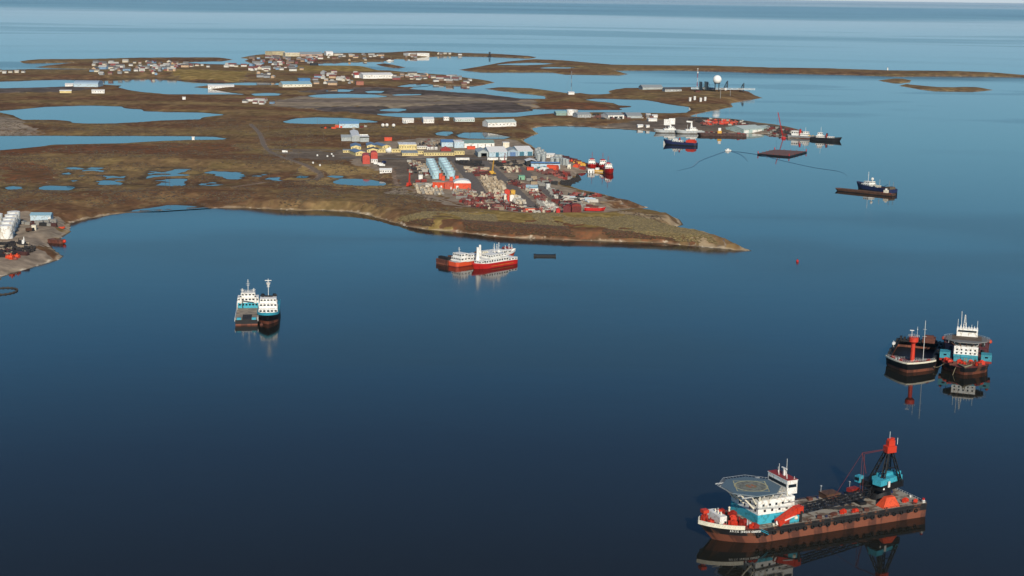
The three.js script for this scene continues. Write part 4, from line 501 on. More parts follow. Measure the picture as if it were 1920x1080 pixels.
// landing stage: two white ships with square panels, blue tug, brown barge, square flat barge
for (const [pos, lab, panels] of [[[234, -2271], 'pale ship with two square white panels on its mast, moored at the quay', 2], [[266, -2263], 'pale ship with a single slim white mast, moored behind the blue tug', 1]]) vessel('quay_ship', lab, 'ship', pos, [-.97, .05], { L: 44, B: 10, D: 3.6, sheer: 1.4, hull: M.lgrey, boot: paint('#7d7468', .8, 0, weather2), deck: M.lgrey, rim: [6, 30], houses: [[-2, 3.6, 0, 18, 3, 9, M.white], [-4, 6.6, 0, 9, 2.8, 8, M.white, 'bridge']], masts: [[4, 6.6, 0, 7]], parts: panels === 2 ? [['panel', [bx(1, 9, 9.4, 3, 12, -5, 1.3)], M.white], ['panel', [bx(1, 9, 9.4, -6, 12.6, 5, 1.5)], M.white], ['panel_mast', [cy(1.6, .9, 6.6, -3, 9, 0, 8), bx(1, 1, 12, -2, 12, 0)], M.white]] : [['mast_house', [cy(1.9, 1, 8, -2, 9, 0, 8)], M.white], ['mast_arm', [bx(9, 2, 2, 1.5, 17, 0, 0, .1)], M.white]] });
vessel('blue_tug', 'dark blue tug with white wheelhouse and orange deck cargo aft, off the quay', 'tug', [231.6, -2081], [-.9, -.43], { L: 49, B: 10, D: 3.4, sheer: 3, hull: M.navy, boot: M.black, deck: M.dark, rim: [4, 30], win: true, houses: [[6, 3.6, 0, 9, 3, 7.6, M.white2], [0, 3.4, 0, 7, 3.4, 8, M.white], [7, 6.6, 0, 5, 2.4, 6, M.white, 'bridge']], masts: [[8, 9, 0, 6]], funnels: [[1, 6.8, 0, 1.3, 3, M.redD]], parts: [['orange_cargo', [bx(13, 4, 8.6, -16, 3.4, 0), bx(9, 1, 7, -16, 7.4, 0)], M.red], ['deck_gear', crates(15, 8, -9, -4, -3, 3, 3.4, .7, 1.2), M.rust]] });
vessel('moored_barge', 'long brown steel barge moored at the dark cinder quay', 'barge', [309.5, -2232], [-.995, -.05], { L: 73, B: 15, D: 3.8, sheer: .3, stern: 0, bow: 5, point: 1.4, hull: paint('#6f5248', .85, 0, weather2), boot: paint('#5a4038', .85, 0, weather2), deck: M.rustDeck, split: .25, parts: [['yellow_cabin', bx(6, 4, 5, 3, 3.7, 0), M.yellow], ['cabin_top', bx(4, 4, 4, 3, 7.7, 0), M.white], ['red_gear', crates(17, 10, -34, -22, -5, 5, 3.7, 1, 2.4), M.redD], ['dark_gear', crates(18, 8, 2, 18, -4, 4, 3.7, 1, 2), M.dark]] });
{
  const p = [[320,-1961], [356.9,-1932.3], [392.3,-1998.1], [352.1,-2017.6]], cx = (p[0][0] + p[2][0]) / 2, cz = (p[0][1] + p[2][1]) / 2; const s = thing('flat_barge', 'broad flat rust red barge lying square on the open harbour water', 'barge', [cx, cz], 0, 0);
  const q = p.map(([x, z]) => [x - cx, z - cz]); mk('hull', prism(q, 2.6, 0, -.8, 0), M.black, s); mk('deck', prism(q.map(([x, z]) => [x * .985, z * .985]), .1, 0, 1.8, 0), M.rustDeck, s);
  each('corner_post', q.map(([x, z]) => cy(.6, .6, 3, x * .97, 1.8, z * .97, 8)), M.scarlet, s); each('side_post', [0, 1, 2, 3].flatMap((k) => { const a = q[k], b = q[(k + 1) % 4]; return [.3, .5, .7].map((t) => cy(.35, .35, 1.4, lerp(a[0], b[0], t) * .98, 1.8, lerp(a[1], b[1], t) * .98, 6)); }), M.redD, s);
}
vessel('harbour_ship', 'grey ship with white stepped house at the end of the quay', 'ship', [426, -2212], [.82, .42], { L: 44, B: 11, D: 3.6, hull: M.grey, boot: M.rust, deck: M.lgrey, win: true, houses: [[-10, 3.6, 0, 10, 7, 9, M.white], [4, 3.6, 0, 12, 4, 9, M.white], [6, 7.6, 0, 7, 2.6, 8, M.white, 'bridge']], funnels: [[-3, 4, 0, 1.6, 9, M.scarlet]], masts: [[5, 10.2, 0, 6]], parts: [['yellow_gear', crates(20, 8, 8, 16, -4, 4, 3.6, .8, 1.6), M.yellow]] });
vessel('harbour_tug', 'black tug with white houses lying beyond the end of the quay', 'tug', [455, -2180], [.83, .42], { L: 46, B: 11, D: 3.2, sheer: 1.8, hull: M.black, boot: M.black, deck: M.dark, rim: [2, 30], win: true, houses: [[-8, 3.2, 0, 12, 4, 9, M.white], [-9, 7.2, 0, 6, 4, 7, M.white, 'bridge'], [7, 3.2, 0, 9, 3, 8, M.white]], funnels: [[1, 4, 2, 1.2, 6, M.redD], [1, 4, -2, 1.2, 6, M.black]], masts: [[-8, 11.2, 0, 8]] });
// red and white tugs at the dock
for (const [pos, dir, L, lab] of [[[94, -1785], [-.1, .995], 40, 'red and white tug at the dock, moored behind the other tugs'], [[106, -1778], [.05, .998], 40, 'red and white tug moored between two others at the dock'], [[110, -1742], [.1, .995], 44, 'large red and white tug at the dock corner beside the white container']]) vessel('red_tug', lab, 'tug', pos, dir, { L, B: 10.5, D: 3.6, sheer: 2, hull: M.scarlet, boot: M.redD, deck: M.rust, rim: [2, 30], win: true, houses: [[4, 3.6, 0, 10, 3.4, 8.6, M.white], [4, 7, 0, 7, 3.2, 7.6, M.white, 'bridge'], [3.6, 10.2, 0, 4, 1.2, 4.4, M.scarlet, 'roof_house']], masts: [[2, 10, 0, 9, M.redD]], funnels: [[-3, 4, 2.4, 1, 6, M.scarlet], [-3, 4, -2.4, 1, 6, M.scarlet]], parts: [['deck_load', crates(L, 10, -16, -6, -4, 4, 3.6, .8, 1.6), M.redD]] });
vessel('landing_craft', 'small yellow and white landing craft at the tip of the dock', 'boat', [103.1,-1743], [.96, .28], { L: 20, B: 7, D: 1.9, hull: M.yellow, boot: M.cream, deck: M.wood, houses: [[-5, 1.9, 0, 4, 2.6, 4.4, M.white]] });
{
  const s = vessel('motor_boat', 'small white motor boat running ahead of its spreading wake', 'boat', [288,-2007.6], [-.94, .34], { L: 9, B: 3, D: 1.4, hull: M.white, boot: M.navy, deck: M.lgrey, sheer: .6, bow: 4, stern: .6, rake: 1, houses: [[.4, 1.4, 0, 3, 1.7, 2.1, M.white]] });
  // the wake: low smooth ridges of water
  const wake = (pts, w, h) => { const c = new THREE.CatmullRomCurve3(pts.map(([x, z]) => V3(x, 0, z))); const n = 60, pos = [], idx = []; for (let i = 0; i <= n; i++) { const t = i / n, w2 = w * (1 - t * t * .85), p = c.getPointAt(t), d = c.getTangentAt(t), f = Math.min(1, i / 4) * (1 - t) ** .35 + .05; [[-1, 0], [-.45, .6], [0, 1], [.45, .6], [1, 0]].forEach(([a, b]) => pos.push(p.x - d.z * a * w2, .02 + b * h * f, p.z + d.x * a * w2)); if (i) for (let k = 0; k < 4; k++) { const a = (i - 1) * 5 + k, b = i * 5 + k; idx.push(a, a + 1, b, b, a + 1, b + 1); } } const g = new THREE.BufferGeometry(); g.setAttribute('position', new THREE.Float32BufferAttribute(pos, 3)); g.setIndex(idx); g.computeVertexNormals(); return g; };
  const wm = new THREE.MeshPhysicalMaterial({ color: new THREE.Color().setRGB(.0135, .0135, .0098), roughness: .16, ior: 1.333 }); wm.side = THREE.DoubleSide;
  const add = (p, w, h) => { const o = mk(numbered('water_wake'), wake(p, w, h), wm, scene); o.userData.kind = 'structure'; };
  add([[287.8,-2011.1],[262.5,-1949.2],[234,-1874.8],[216.7,-1806.8],[201.7,-1776.6],[192.2,-1758.8]], 2, .4); add([[290,-2011.4],[320.5,-1963.4],[342.3,-1888.2],[368.1,-1813.3],[387.4,-1781.6],[390.6,-1749.2],[386,-1722.3]], 2, .4); add([[290.2,-2007.8],[297.5,-1974],[298.5,-1934],[294.6,-1876.1]], 2.4, .4);
}
{ // things afloat
  const b = thing('mooring_buoy', 'small red can buoy alone on the open water off the point', 'buoy', [222.1,-1146.7], 0, 0); mk('can', [cy(1, 1, 1.6, 0, -.4, 0, 12), cy(.8, .3, .8, 0, 1.2, 0, 12)], M.scarlet, b); mk('top_ring', (() => { const g = new THREE.TorusGeometry(.3, .07, 5, 10); g.translate(0, 2.2, 0); return g; })(), M.dark, b);
  const p = [-344.3,-988.5]; const g = new THREE.TorusGeometry(9.6, .55, 8, 48); g.rotateX(Math.PI / 2); g.scale(1, 1, 1.25); const o = mk('floating_boom', [g, ...Array.from({ length: 20 }, (_, k) => { const a = k / 20 * 6.283; return bx(.9, .5, .9, 9.6 * Math.cos(a), .3, 12 * Math.sin(a), -a); })], paint('#4f463d', .9, 0, weather2), scene); o.position.set(p[0], .15, p[1]); tag(o, 'floating ring of dark boom on the water off the tank terminal', 'boom');
}
// ---------------------------------------------------------------- buildings. a, b: the two ends of the front wall at the ground; the house stands behind it
function frameAt(a, b) { const x = (a[0] + b[0]) / 2, z = (a[1] + b[1]) / 2, len = Math.hypot(b[0] - a[0], b[1] - a[1]); const t = turnTo(a, b); let y = 1e9; for (const p of [a, b, [x, z]]) y = Math.min(y, ground(p[0], p[1])); return { x, z, len, t, y: Math.max(.4, y) }; }
const roofPaint = { white: paint('#e9e8e2'), grey: paint('#9aa09f'), blue: paint('#5b86b4'), slate: paint('#6f86a0'), red: paint('#a8483a'), dark: paint('#5b5a58') };
function gableRoof(l, d, h, rh, along, eave = .4) { // two slopes; along: ridge runs with the front wall
  const L = l / 2 + eave, D0 = eave, D1 = -d - eave, t = .25, m = -d / 2; const pts = along ? [[D0, h], [m, h + rh], [D1, h], [D1, h + t], [m, h + rh + t * 1.3], [D0, h + t]] : [[-L, h], [0, h + rh], [L, h], [L, h + t], [0, h + rh + t * 1.3], [-L, h + t]];
  const s = new THREE.Shape(pts.map(([p, q]) => new THREE.Vector2(p, q))); const g = new THREE.ExtrudeGeometry(s, { depth: along ? 2 * L : d + 2 * eave, bevelEnabled: false });
  if (along) { g.rotateY(-Math.PI / 2); g.translate(L, 0, 0); } else g.translate(0, 0, D1); return g;
}
function archRoof(l, d, h, rh, along) { const n = 12, pts = []; const half = along ? d / 2 : l / 2; for (let i = 0; i <= n; i++) { const a = Math.PI * i / n; pts.push([-half * Math.cos(a) * 1.02, h + rh * Math.sin(a)]); } const s = new THREE.Shape(pts.map(([p, q]) => new THREE.Vector2(p, q))); const g = new THREE.ExtrudeGeometry(s, { depth: along ? l : d, bevelEnabled: false }); if (along) { g.rotateY(-Math.PI / 2); g.translate(l / 2, 0, -d / 2); } else g.translate(0, 0, -d); return g; }
function gableEnds(l, d, h, rh, along) { const gs = []; const tri = (w) => new THREE.Shape([new THREE.Vector2(-w / 2, 0), new THREE.Vector2(w / 2, 0), new THREE.Vector2(0, rh)]); for (const e of [0, 1]) { const g = new THREE.ExtrudeGeometry(tri(along ? d : l), { depth: .2, bevelEnabled: false }); if (along) { g.rotateY(Math.PI / 2); g.translate(e ? l / 2 - .2 : -l / 2, h, -d / 2); } else g.translate(0, h, e ? -d : -.2); gs.push(g); } return gs; }
const pairs = (p) => { const o = []; for (let i = 0; i < p.length; i += 2) o.push([p[i], p[i + 1]]); return o; };
function bld(name, label, a, b, d, h, c = {}) {
  const f = frameAt(a, b), l = f.len, s = thing(name, label, c.cat ?? 'building', [f.x, f.z], f.y - .3, f.t, c.group); h += .3;
  const wall = c.wall ?? M.white, rf = c.roof ?? roofPaint.white, rh = c.rh ?? Math.min(l, d) * .16;
  const kind = c.kind ?? 'gable';
  if (kind === 'gable' || kind === 'gablez') { const al = kind === 'gable'; const o = c.open; mk('wall', [...(o ? [bx(.3, h, d, -l / 2 + .15, 0, -d / 2), bx(.3, h, d, l / 2 - .15, 0, -d / 2), bx(l - .6, h, .3, 0, 0, -d + .15), bx(l / 2 + o[0] - o[1] / 2, h, .3, (o[0] - o[1] / 2 - l / 2) / 2, 0, -.15), bx(l / 2 - o[0] - o[1] / 2, h, .3, (o[0] + o[1] / 2 + l / 2) / 2, 0, -.15), bx(o[1], h - o[2], .3, o[0], o[2], -.15)] : [bx(l, h, d, 0, 0, -d / 2)]), ...gableEnds(l, d, h, rh, al)], wall, s); mk('roof', gableRoof(l, d, h, rh, al), rf, s); }
  else if (kind === 'arch' || kind === 'archz') { mk('wall', bx(l, h, d, 0, 0, -d / 2), wall, s); mk('roof', archRoof(l, d, h, rh, kind === 'arch'), rf, s); }
  else if (kind === 'shed') { mk('wall', bx(l, h, d, 0, 0, -d / 2), wall, s); const g = bx(l + .6, .3, d + 1, 0, 0, 0, 0, 0, -rh / d * .9); g.translate(0, h + rh * .5, -d / 2); mk('roof', [g, bx(l - .2, rh, .3, 0, h, -d + .2)], rf, s); }
  else { mk('wall', bx(l, h, d, 0, 0, -d / 2), wall, s); mk('roof', [bx(l + .5, .35, d + .5, 0, h, -d / 2)], rf, s); }
  for (const [x, w, hh, m] of c.doors ?? []) mk('door', bx(w, hh, .12, x * l / 2, .3, .07), m ?? M.dark, s);
  const n = c.win ?? 0; for (let k = 0; k < n; k++) mk('window', bx(Math.min(1.4, l / n * .45), 1.1, .1, -l / 2 + (k + .5) * l / n, h * .5, .06), M.glass, s);
  if (c.vents) for (let k = 0; k < c.vents; k++) mk('roof_vent', cy(.4, .3, 1.1, -l / 2 + (k + .5) * l / c.vents, h + rh * .8, -d / 2, 8), M.lgrey, s);
  return s;
}
const yel = paint('#dfcb8c'), pblue = paint('#b9cdd6'), lblue = paint('#8fb6c4'), ash = paint('#a9b0ae'), roofC = roofPaint;
// yellow camp of linked huts
bld('camp_hut', 'yellow camp hut at the dark parking end of the yellow camp', [-214.3,-1870.5], [-200.5,-1872.3], 12, 3, { wall: yel, roof: roofC.grey, win: 5, kind: 'flat' });
bld('camp_hut', 'yellow camp wing with slate blue roof standing behind the blue roofed front wing', [-208.7,-1911.1], [-195.9,-1912.8], 34, 3.6, { wall: yel, roof: roofC.slate, kind: 'gablez', win: 3 });
bld('camp_hut', 'yellow camp wing with slate blue roof in front, beside the red tall sheds', [-194.2,-1831.7], [-182.2,-1836.4], 30, 4, { wall: yel, roof: roofC.slate, kind: 'gablez', win: 3 });
bld('camp_hut', 'yellow gabled camp wing between two slate roofed wings', [-184.6,-1874.4], [-169.4,-1876.4], 16, 3.4, { wall: yel, roof: roofC.dark, kind: 'gablez', rh: 2.2, win: 4 });
bld('camp_hut', 'yellow camp wing with slate blue roof behind the gabled wing', [-189.8,-1927.3], [-178.9,-1928.8], 34, 3.4, { wall: yel, roof: roofC.slate, kind: 'gablez', win: 2 });
bld('camp_hut', 'long yellow camp wing behind the white dish', [-169.4,-1876.4], [-143,-1883.1], 12, 3.6, { wall: yel, roof: yel, kind: 'flat', win: 8 });
bld('camp_hut', 'yellow camp wing with slate roof just behind the white dish', [-169.7,-1926.5], [-159.8,-1931.3], 34, 3.2, { wall: yel, roof: roofC.slate, kind: 'gablez', win: 2 });
bld('camp_block', 'tall yellow camp block with flat white roof', [-147.3,-1912.5], [-124.9,-1915.4], 30, 7, { wall: yel, roof: roofC.white, kind: 'flat', win: 7 });
bld('camp_block', 'lower yellow camp block with grey roof in front of the tall yellow block', [-137.9,-1842], [-118.3,-1844.5], 30, 3.4, { wall: yel, roof: roofC.grey, kind: 'flat', win: 8, vents: 5 });
bld('camp_hut', 'short yellow camp hut between the flat camp block and the long yellow hut', [-121.2,-1863.2], [-112.9,-1864.3], 10, 3.4, { wall: yel, roof: yel, kind: 'flat', win: 3 });
bld('camp_hut', 'very long low yellow camp hut facing the blue tanks', [-111.2,-1847.3], [-73.1,-1853.4], 10, 2.9, { wall: yel, roof: yel, kind: 'flat', win: 12 });
bld('camp_hut', 'yellow camp hut at the end of the very long yellow hut', [-74.2,-1862.9], [-61.6,-1864.5], 10, 4, { wall: yel, roof: yel, kind: 'flat', win: 4 });
bld('long_trailer', 'long cream trailer behind the tall yellow block', [-125.1,-1929.1], [-112.1,-1930.8], 6, 3, { wall: M.cream, roof: roofC.white, kind: 'flat', win: 5, cat: 'trailer' });
for (const [a, b] of pairs([[-111.9,-1920.6],[-108.4,-1921],[-107.2,-1921.2],[-103.6,-1921.7],[-102,-1921.9],[-98.6,-1922.3]])) bld('service_hut', 'small white service hut in the row behind the long yellow hut', a, b, 5, 3, { roof: roofC.white, kind: 'flat', group: 'white service huts', doors: [[0, 1, 2]] });
// white warehouses
bld('warehouse', 'white warehouse with blue roof behind the red roofed shed', [-95,-1961], [-78.9,-1963.2], 22, 6, { roof: roofC.blue, wall: pblue, kind: 'gable' });
bld('warehouse', 'tall pale square warehouse beside the blue roofed one', [-77.7,-1949.3], [-65.2,-1951], 24, 8, { roof: roofC.white, wall: pblue, kind: 'flat' });
bld('warehouse', 'long white warehouse with green roof and dark bays', [-64.8,-1951], [-25.6,-1959.8], 20, 6, { roof: paint('#7f9a92'), wall: M.white, kind: 'gable', doors: [[-.55, .8, 5], [-.1, .8, 5], [.4, .8, 5], [.8, .8, 5]] });
bld('red_shed', 'low red roofed shed before the pale warehouses', [-93,-1906.2], [-80.1,-1907.9], 12, 1.6, { roof: paint('#c4574a'), wall: M.redD, kind: 'gablez', rh: 3.4 });
bld('fuel_hut', 'orange and red fuel hut standing before the long white warehouse', [-60.5,-1934.3], [-50.1,-1935.6], 6, 3.4, { roof: M.orange, wall: M.orange, kind: 'flat' });
bld('white_silo_house', 'cream square silo house above the big white roofed sheds', [-14.3,-1957.8], [-6,-1958.9], 9, 7, { roof: roofC.white, wall: M.cream, kind: 'flat' });
bld('workshop', 'grey gabled workshop with a wide open doorway', [-44.3,-1841.4], [-31.2,-1843.1], 34, 5.6, { roof: ash, wall: ash, kind: 'gablez', rh: 3, open: [1, 7, 5] });
bld('workshop', 'large white roofed workshop with a blue door beside the grey gabled one', [-30.5,-1843.2], [-8.1,-1849.1], 34, 6, { roof: roofC.white, wall: pblue, kind: 'gable', rh: 5, doors: [[-.1, 4, 5.4, paint('#3f7488')]] });
bld('workshop', 'blue grey workshop between two white roofed workshops', [-7.5,-1855.5], [5.1,-1857.1], 30, 6, { roof: ash, wall: paint('#9fb2c0'), kind: 'gablez', rh: 2.6, doors: [[0, 7, 5, paint('#5b7ca8')]] });
bld('workshop', 'white roofed workshop with two teal doors nearest the inlet', [5.4,-1860.3], [23.8,-1865.8], 34, 6, { roof: roofC.white, wall: pblue, kind: 'gable', rh: 4.4, doors: [[-.5, 6, 5, paint('#3f7488')], [.6, 6, 5, paint('#3f7488')]] });
bld('long_shed', 'long pale shed with a blue eave on the dock road', [20.4,-1726.7], [53.9,-1727.9], 14, 6, { roof: roofC.blue, wall: pblue, kind: 'shed', rh: 1 });
bld('shed', 'dark ended shed with white roof beside the long pale shed', [15,-1748.2], [26.9,-1749.6], 18, 5.6, { roof: roofC.white, wall: M.dark, kind: 'gablez', rh: 2 });
bld('site_office', 'cream square site office at the end of the grey silos', [62.9,-1738.9], [66.7,-1739.3], 5, 5, { roof: roofC.white, wall: M.cream, kind: 'flat', doors: [[0, 1, 2]] });
bld('site_office', 'white low site office behind the grey silos', [40.1,-1844.3], [49.9,-1842.5], 8, 4, { roof: roofC.white, kind: 'gable', win: 5 });
bld('dock_container', 'white dock container standing at the water edge of the dock', [86.3,-1726.4], [93.8,-1727.3], 5, 4, { roof: roofC.white, kind: 'flat', cat: 'container', doors: [[-.5, 1, 2.4], [.5, 1, 2.4]] });
{ // striped arched tent
  const a = [26.8,-1695.2], b = [42.6,-1697], f = frameAt(a, b), s = thing('striped_tent', 'arched white tent with teal stripes on the dock road', 'tent', [f.x, f.z], f.y, f.t);
  for (let k = 0; k < 6; k++) { const n = 6, r = f.len / 2, g = new THREE.CylinderGeometry(r, r, 12, 3, 1, true, Math.PI / n * k, Math.PI / n); g.rotateX(Math.PI / 2); g.rotateZ(Math.PI / 2); g.scale(1, .62, 1); g.translate(0, 0, -6); mk('stripe', g, new THREE.MeshStandardMaterial({ color: k % 2 ? '#eceae2' : '#4f9a9c', roughness: .8, side: THREE.DoubleSide, map: weather }), s); }
  mk('end_wall', (() => { const g = new THREE.CircleGeometry(f.len / 2, 20, 0, Math.PI); g.scale(.98, .61, 1); g.translate(0, 0, -.3); return g; })(), M.white2, s);
}
bld('orange_tent', 'orange canvas store heaped behind the striped tent', [37.5,-1712.4], [49,-1708.4], 10, 2, { roof: M.orange, wall: M.orange, kind: 'arch', rh: 3.6, cat: 'tent' });
bld('orange_shed', 'low orange box shed beside the striped tent', [15.3,-1704.4], [23.3,-1705.4], 7, 3, { roof: M.orange, wall: M.orange, kind: 'flat' });
bld('orange_dome', 'orange arched shelter near the red tugs', [69.5,-1749.6], [75.7,-1747.6], 8, .6, { roof: M.orange, wall: M.orange, kind: 'archz', rh: 3.6, cat: 'shelter' });
bld('red_shelter', 'dark red arched shelter near the dock corner', [76.2,-1744.9], [83,-1742.9], 8, .6, { roof: M.redD, wall: M.redD, kind: 'archz', rh: 3.2, cat: 'shelter' });
bld('green_hut', 'mint green hut standing among yard stores', [5.9,-1613], [12.3,-1613.7], 8, 4, { roof: M.green, wall: M.green, kind: 'flat', doors: [[-.4, 1.4, 2.6]] });
bld('pale_shed', 'pale blue low shed behind the red equipment rows', [13,-1538], [25.1,-1537.1], 7, 3, { roof: pblue, wall: lblue, kind: 'flat' });
bld('pale_shed', 'white fronted low shed before the pale blue shed', [16.7,-1516.8], [25.4,-1517.7], 6, 3, { roof: lblue, wall: M.white, kind: 'flat' });
// orange bulk plant block in front of the blue tanks
bld('orange_block', 'orange flat roofed block in front of the blue tanks', [-83.5,-1534.3], [-71.2,-1531.3], 12, 6, { roof: paint('#b3a48e'), wall: M.orange, kind: 'flat', doors: [[-.4, 1.6, 2.6, M.white], [.5, 1.6, 2.6, M.white]] });
bld('orange_block', 'salmon coloured tower block between the two orange blocks', [-70.8,-1527], [-61.6,-1523.6], 14, 6.6, { roof: paint('#d8745a'), wall: paint('#cf6048'), kind: 'flat', doors: [[.5, 1.4, 2.4, M.white]] });
bld('orange_block', 'orange block with a white arched roof in front of the blue tanks', [-60.9,-1521.5], [-43.5,-1523.4], 16, 6.6, { roof: roofC.white, wall: M.orange, kind: 'archz', rh: 3.2, doors: [[-.6, 2.4, 4, M.white], [-.6, 1, 2.2, M.dark]] });
for (const [a, b] of pairs([[-80.3,-1608.2],[-76.9,-1608.6],[-76.6,-1584.9],[-73.2,-1585.3],[-61.9,-1586.5],[-58.5,-1586.9],[-67.7,-1576.6],[-64.3,-1576.9]])) bld('red_hopper', 'red square hopper standing among the blue tanks', a, b, 4, 6, { roof: M.orange, wall: M.orange, kind: 'flat', group: 'red hoppers', cat: 'hopper' });
bld('red_tall_shed', 'tall red shed with red roof beside the camp', [-176.6,-1741.9], [-168.3,-1743], 30, 8, { roof: paint('#c4503f'), wall: paint('#c04634'), kind: 'archz', rh: 2.4, cat: 'shed' });
bld('red_tall_shed', 'shorter red shed with a white front next to the tall red shed', [-172,-1794.8], [-164.1,-1795.8], 22, 6.5, { roof: paint('#c4503f'), wall: paint('#c04634'), kind: 'archz', rh: 2.2, cat: 'shed' });
bld('white_hut', 'white hut in front of the shorter red shed', [-168.1,-1757.2], [-160.6,-1758.1], 6, 3.4, { kind: 'flat', win: 3 });
bld('tan_hut', 'small tan hut against the tall red shed', [-172.6,-1745.3], [-168.9,-1745.7], 3, 4, { kind: 'flat', wall: yel, roof: yel });
bld('white_long_hut', 'long white hut with five dark windows at the edge of the cinder park', [-149.9,-1666.8], [-136.6,-1668.3], 8, 3.6, { kind: 'gable', rh: 1.6, win: 5 });
// tundra side buildings behind the camp
bld('hangar', 'grey hangar with steep white roof behind the camp', [-220.5,-2033.4], [-209.8,-2034.9], 90, 6.4, { roof: roofC.white, wall: ash, kind: 'gablez', rh: 2 });
bld('hangar_wing', 'grey low wing on the tundra side of the white roofed hangar', [-235.7,-2039], [-221.7,-2040.9], 26, 5, { roof: ash, wall: ash, kind: 'gable', rh: 2.4 });
bld('hangar_wing', 'grey wing with white roof on the camp side of the hangar', [-208.7,-2027.5], [-196.9,-2029.1], 34, 5.6, { roof: roofC.white, wall: ash, kind: 'shed', rh: 1.6 });
bld('orange_container', 'single orange container on the tundra behind the camp', [-176.6,-2037.3], [-166.5,-2038.8], 5, 4.6, { roof: M.orange, wall: M.orange, kind: 'flat', cat: 'container' });
bld('warehouse', 'long pale blue warehouse beside the oval lake', [-261.9,-2239.5], [-232.8,-2244], 20, 6, { roof: paint('#6fa0c4'), wall: pblue, kind: 'gable' });
bld('white_house', 'long white house on the tundra above the small ponds', [-175,-2348.2], [-157.6,-2351], 12, 5, { kind: 'gable', win: 6 });
bld('white_house', 'large white double house above the small ponds', [-142,-2343.4], [-125.5,-2346.1], 26, 6, { kind: 'gable', win: 6 }); bld('white_house', 'white square annex beside the large double house', [-112.5,-2389.2], [-104,-2390.6], 12, 5.4, { kind: 'flat', win: 3 });
bld('pale_long_house', 'long pale house beside the channel', [-93.3,-2376.8], [-63.1,-2386.9], 12, 4.4, { wall: paint('#cfdcd6'), kind: 'gable', roof: roofC.white, win: 9 });
bld('white_complex', 'long white building with pale gabled roof on the neck of land', [-40,-2286.3], [3.2,-2307.4], 20, 6.4, { wall: M.white, roof: paint('#b9c7c2'), kind: 'gable', rh: 4, win: 8 });
// harbour spit
bld('quay_shed', 'large pale grey green quay shed among orange stores', [334.5,-2300.2], [349.3,-2283.9], 70, 5, { wall: paint('#9fb3ab'), roof: paint('#a9b9b2'), kind: 'gablez', rh: 2.6 });
bld('quay_shed', 'pale shed with white doors on the harbour quay', [348.7,-2274.7], [383.4,-2298.3], 40, 6, { wall: paint('#a9bdb6'), roof: paint('#bccac2'), kind: 'gable', rh: 4, doors: [[-.7, 9, 4.4, M.white], [.1, 9, 4.4, M.white], [.6, 9, 4.4, M.white]] });
bld('shore_shed', 'green sided low shed beside the two white tanks', [70.7,-2525.1], [87.9,-2528], 20, 4, { wall: paint('#8fa79a'), roof: paint('#9fc0b4'), kind: 'gable' });
bld('shore_shed', 'grey shed on the shore past the white tanks', [105.1,-2485.9], [127.6,-2495.3], 20, 5, { wall: M.lgrey, roof: roofC.grey, kind: 'gable', win: 5 });
bld('shore_shed', 'white fronted shed with grey roof on the lagoon shore', [155,-2477.8], [182.2,-2487.8], 30, 6, { wall: M.white, roof: roofC.grey, kind: 'gable', rh: 3, doors: [[-.6, 6, 4], [0, 6, 4], [.6, 6, 4]] });
bld('shore_shed', 'low grey shed between the lagoon and the moored white ships', [188.4,-2499.9], [213.6,-2504.1], 30, 4, { wall: ash, roof: roofC.grey, kind: 'gable' });
for (const [a, b] of pairs([[223.8,-2539.7],[231.2,-2540.9],[231.9,-2518.4],[241,-2519.9],[218.7,-2439.9],[232.9,-2442.2],[192.9,-2334.4],[201.3,-2335.7],[205.6,-2326.7],[210.6,-2327.5],[200,-2535.6],[205.5,-2536.6]])) bld('shore_hut', 'small white hut scattered along the harbour road', a, b, 8, 3.4, { kind: 'gable', group: 'white harbour huts' });
// far lake shore
bld('pale_arena', 'large pale arched hall on the shore of the far lake', [-914.9,-3118], [-864.6,-3120.1], 46, 6, { wall: pblue, roof: paint('#9fb6c6'), kind: 'arch', rh: 6 }); bld('arena_annex', 'white annex beside the pale arched hall', [-947.3,-3167.5], [-931.5,-3171.1], 20, 5, { kind: 'gable' });
bld('white_cabins', 'white cabin row on the tundra in front of the pale hall', [-826.6,-2936], [-802.9,-2941], 10, 5.4, { kind: 'gable', win: 5 }); bld('white_cabins', 'yellow and white cabin row by the mud flat', [-885.4,-2923.6], [-863.9,-2928.2], 10, 4, { kind: 'gable', wall: yel });
bld('long_white_hall', 'long narrow white hall on the lake peninsula', [-646.1,-3167.3], [-593.2,-3179.2], 20, 5.4, { kind: 'gable', win: 10 });
bld('small_cabin', 'tiny white cabin alone on the tundra by the far lake', [-617.8,-2792.4], [-612.1,-2793.5], 5, 4, { kind: 'gable' });
bld('pump_house', 'small white pump house on the long lake shore', [-440.4,-2042.7], [-437.2,-2043.1], 4, 4, { kind: 'gable' });
bld('works_hall', 'pale works hall with blue roof beyond the mud flat', [-494.6,-3205.2], [-435.4,-3230.1], 34, 6, { wall: M.cream, roof: lblue, kind: 'gable', win: 8 }); bld('blue_hall', 'bright blue hall near the works hall', [-493.8,-3438.8], [-467.9,-3445.1], 30, 6, { wall: paint('#3f7fb4'), roof: paint('#5b92c0'), kind: 'flat' });
bld('long_store', 'very long white store building in the row along the bay', [-359.9,-3573.8], [-291.3,-3602.6], 40, 9, { kind: 'gable', rh: 4, win: 12 }); bld('red_roof_house', 'red roofed white house beside the very long white store', [-383.3,-3603.4], [-363.4,-3608.4], 24, 7, { roof: roofC.red, kind: 'gable', rh: 5 }); bld('brick_house', 'red brown block standing alone in front of the long store', [-348.1,-3305.1], [-332.1,-3308.8], 20, 8, { wall: paint('#a86a52'), roof: paint('#8f4a3c'), kind: 'flat' });
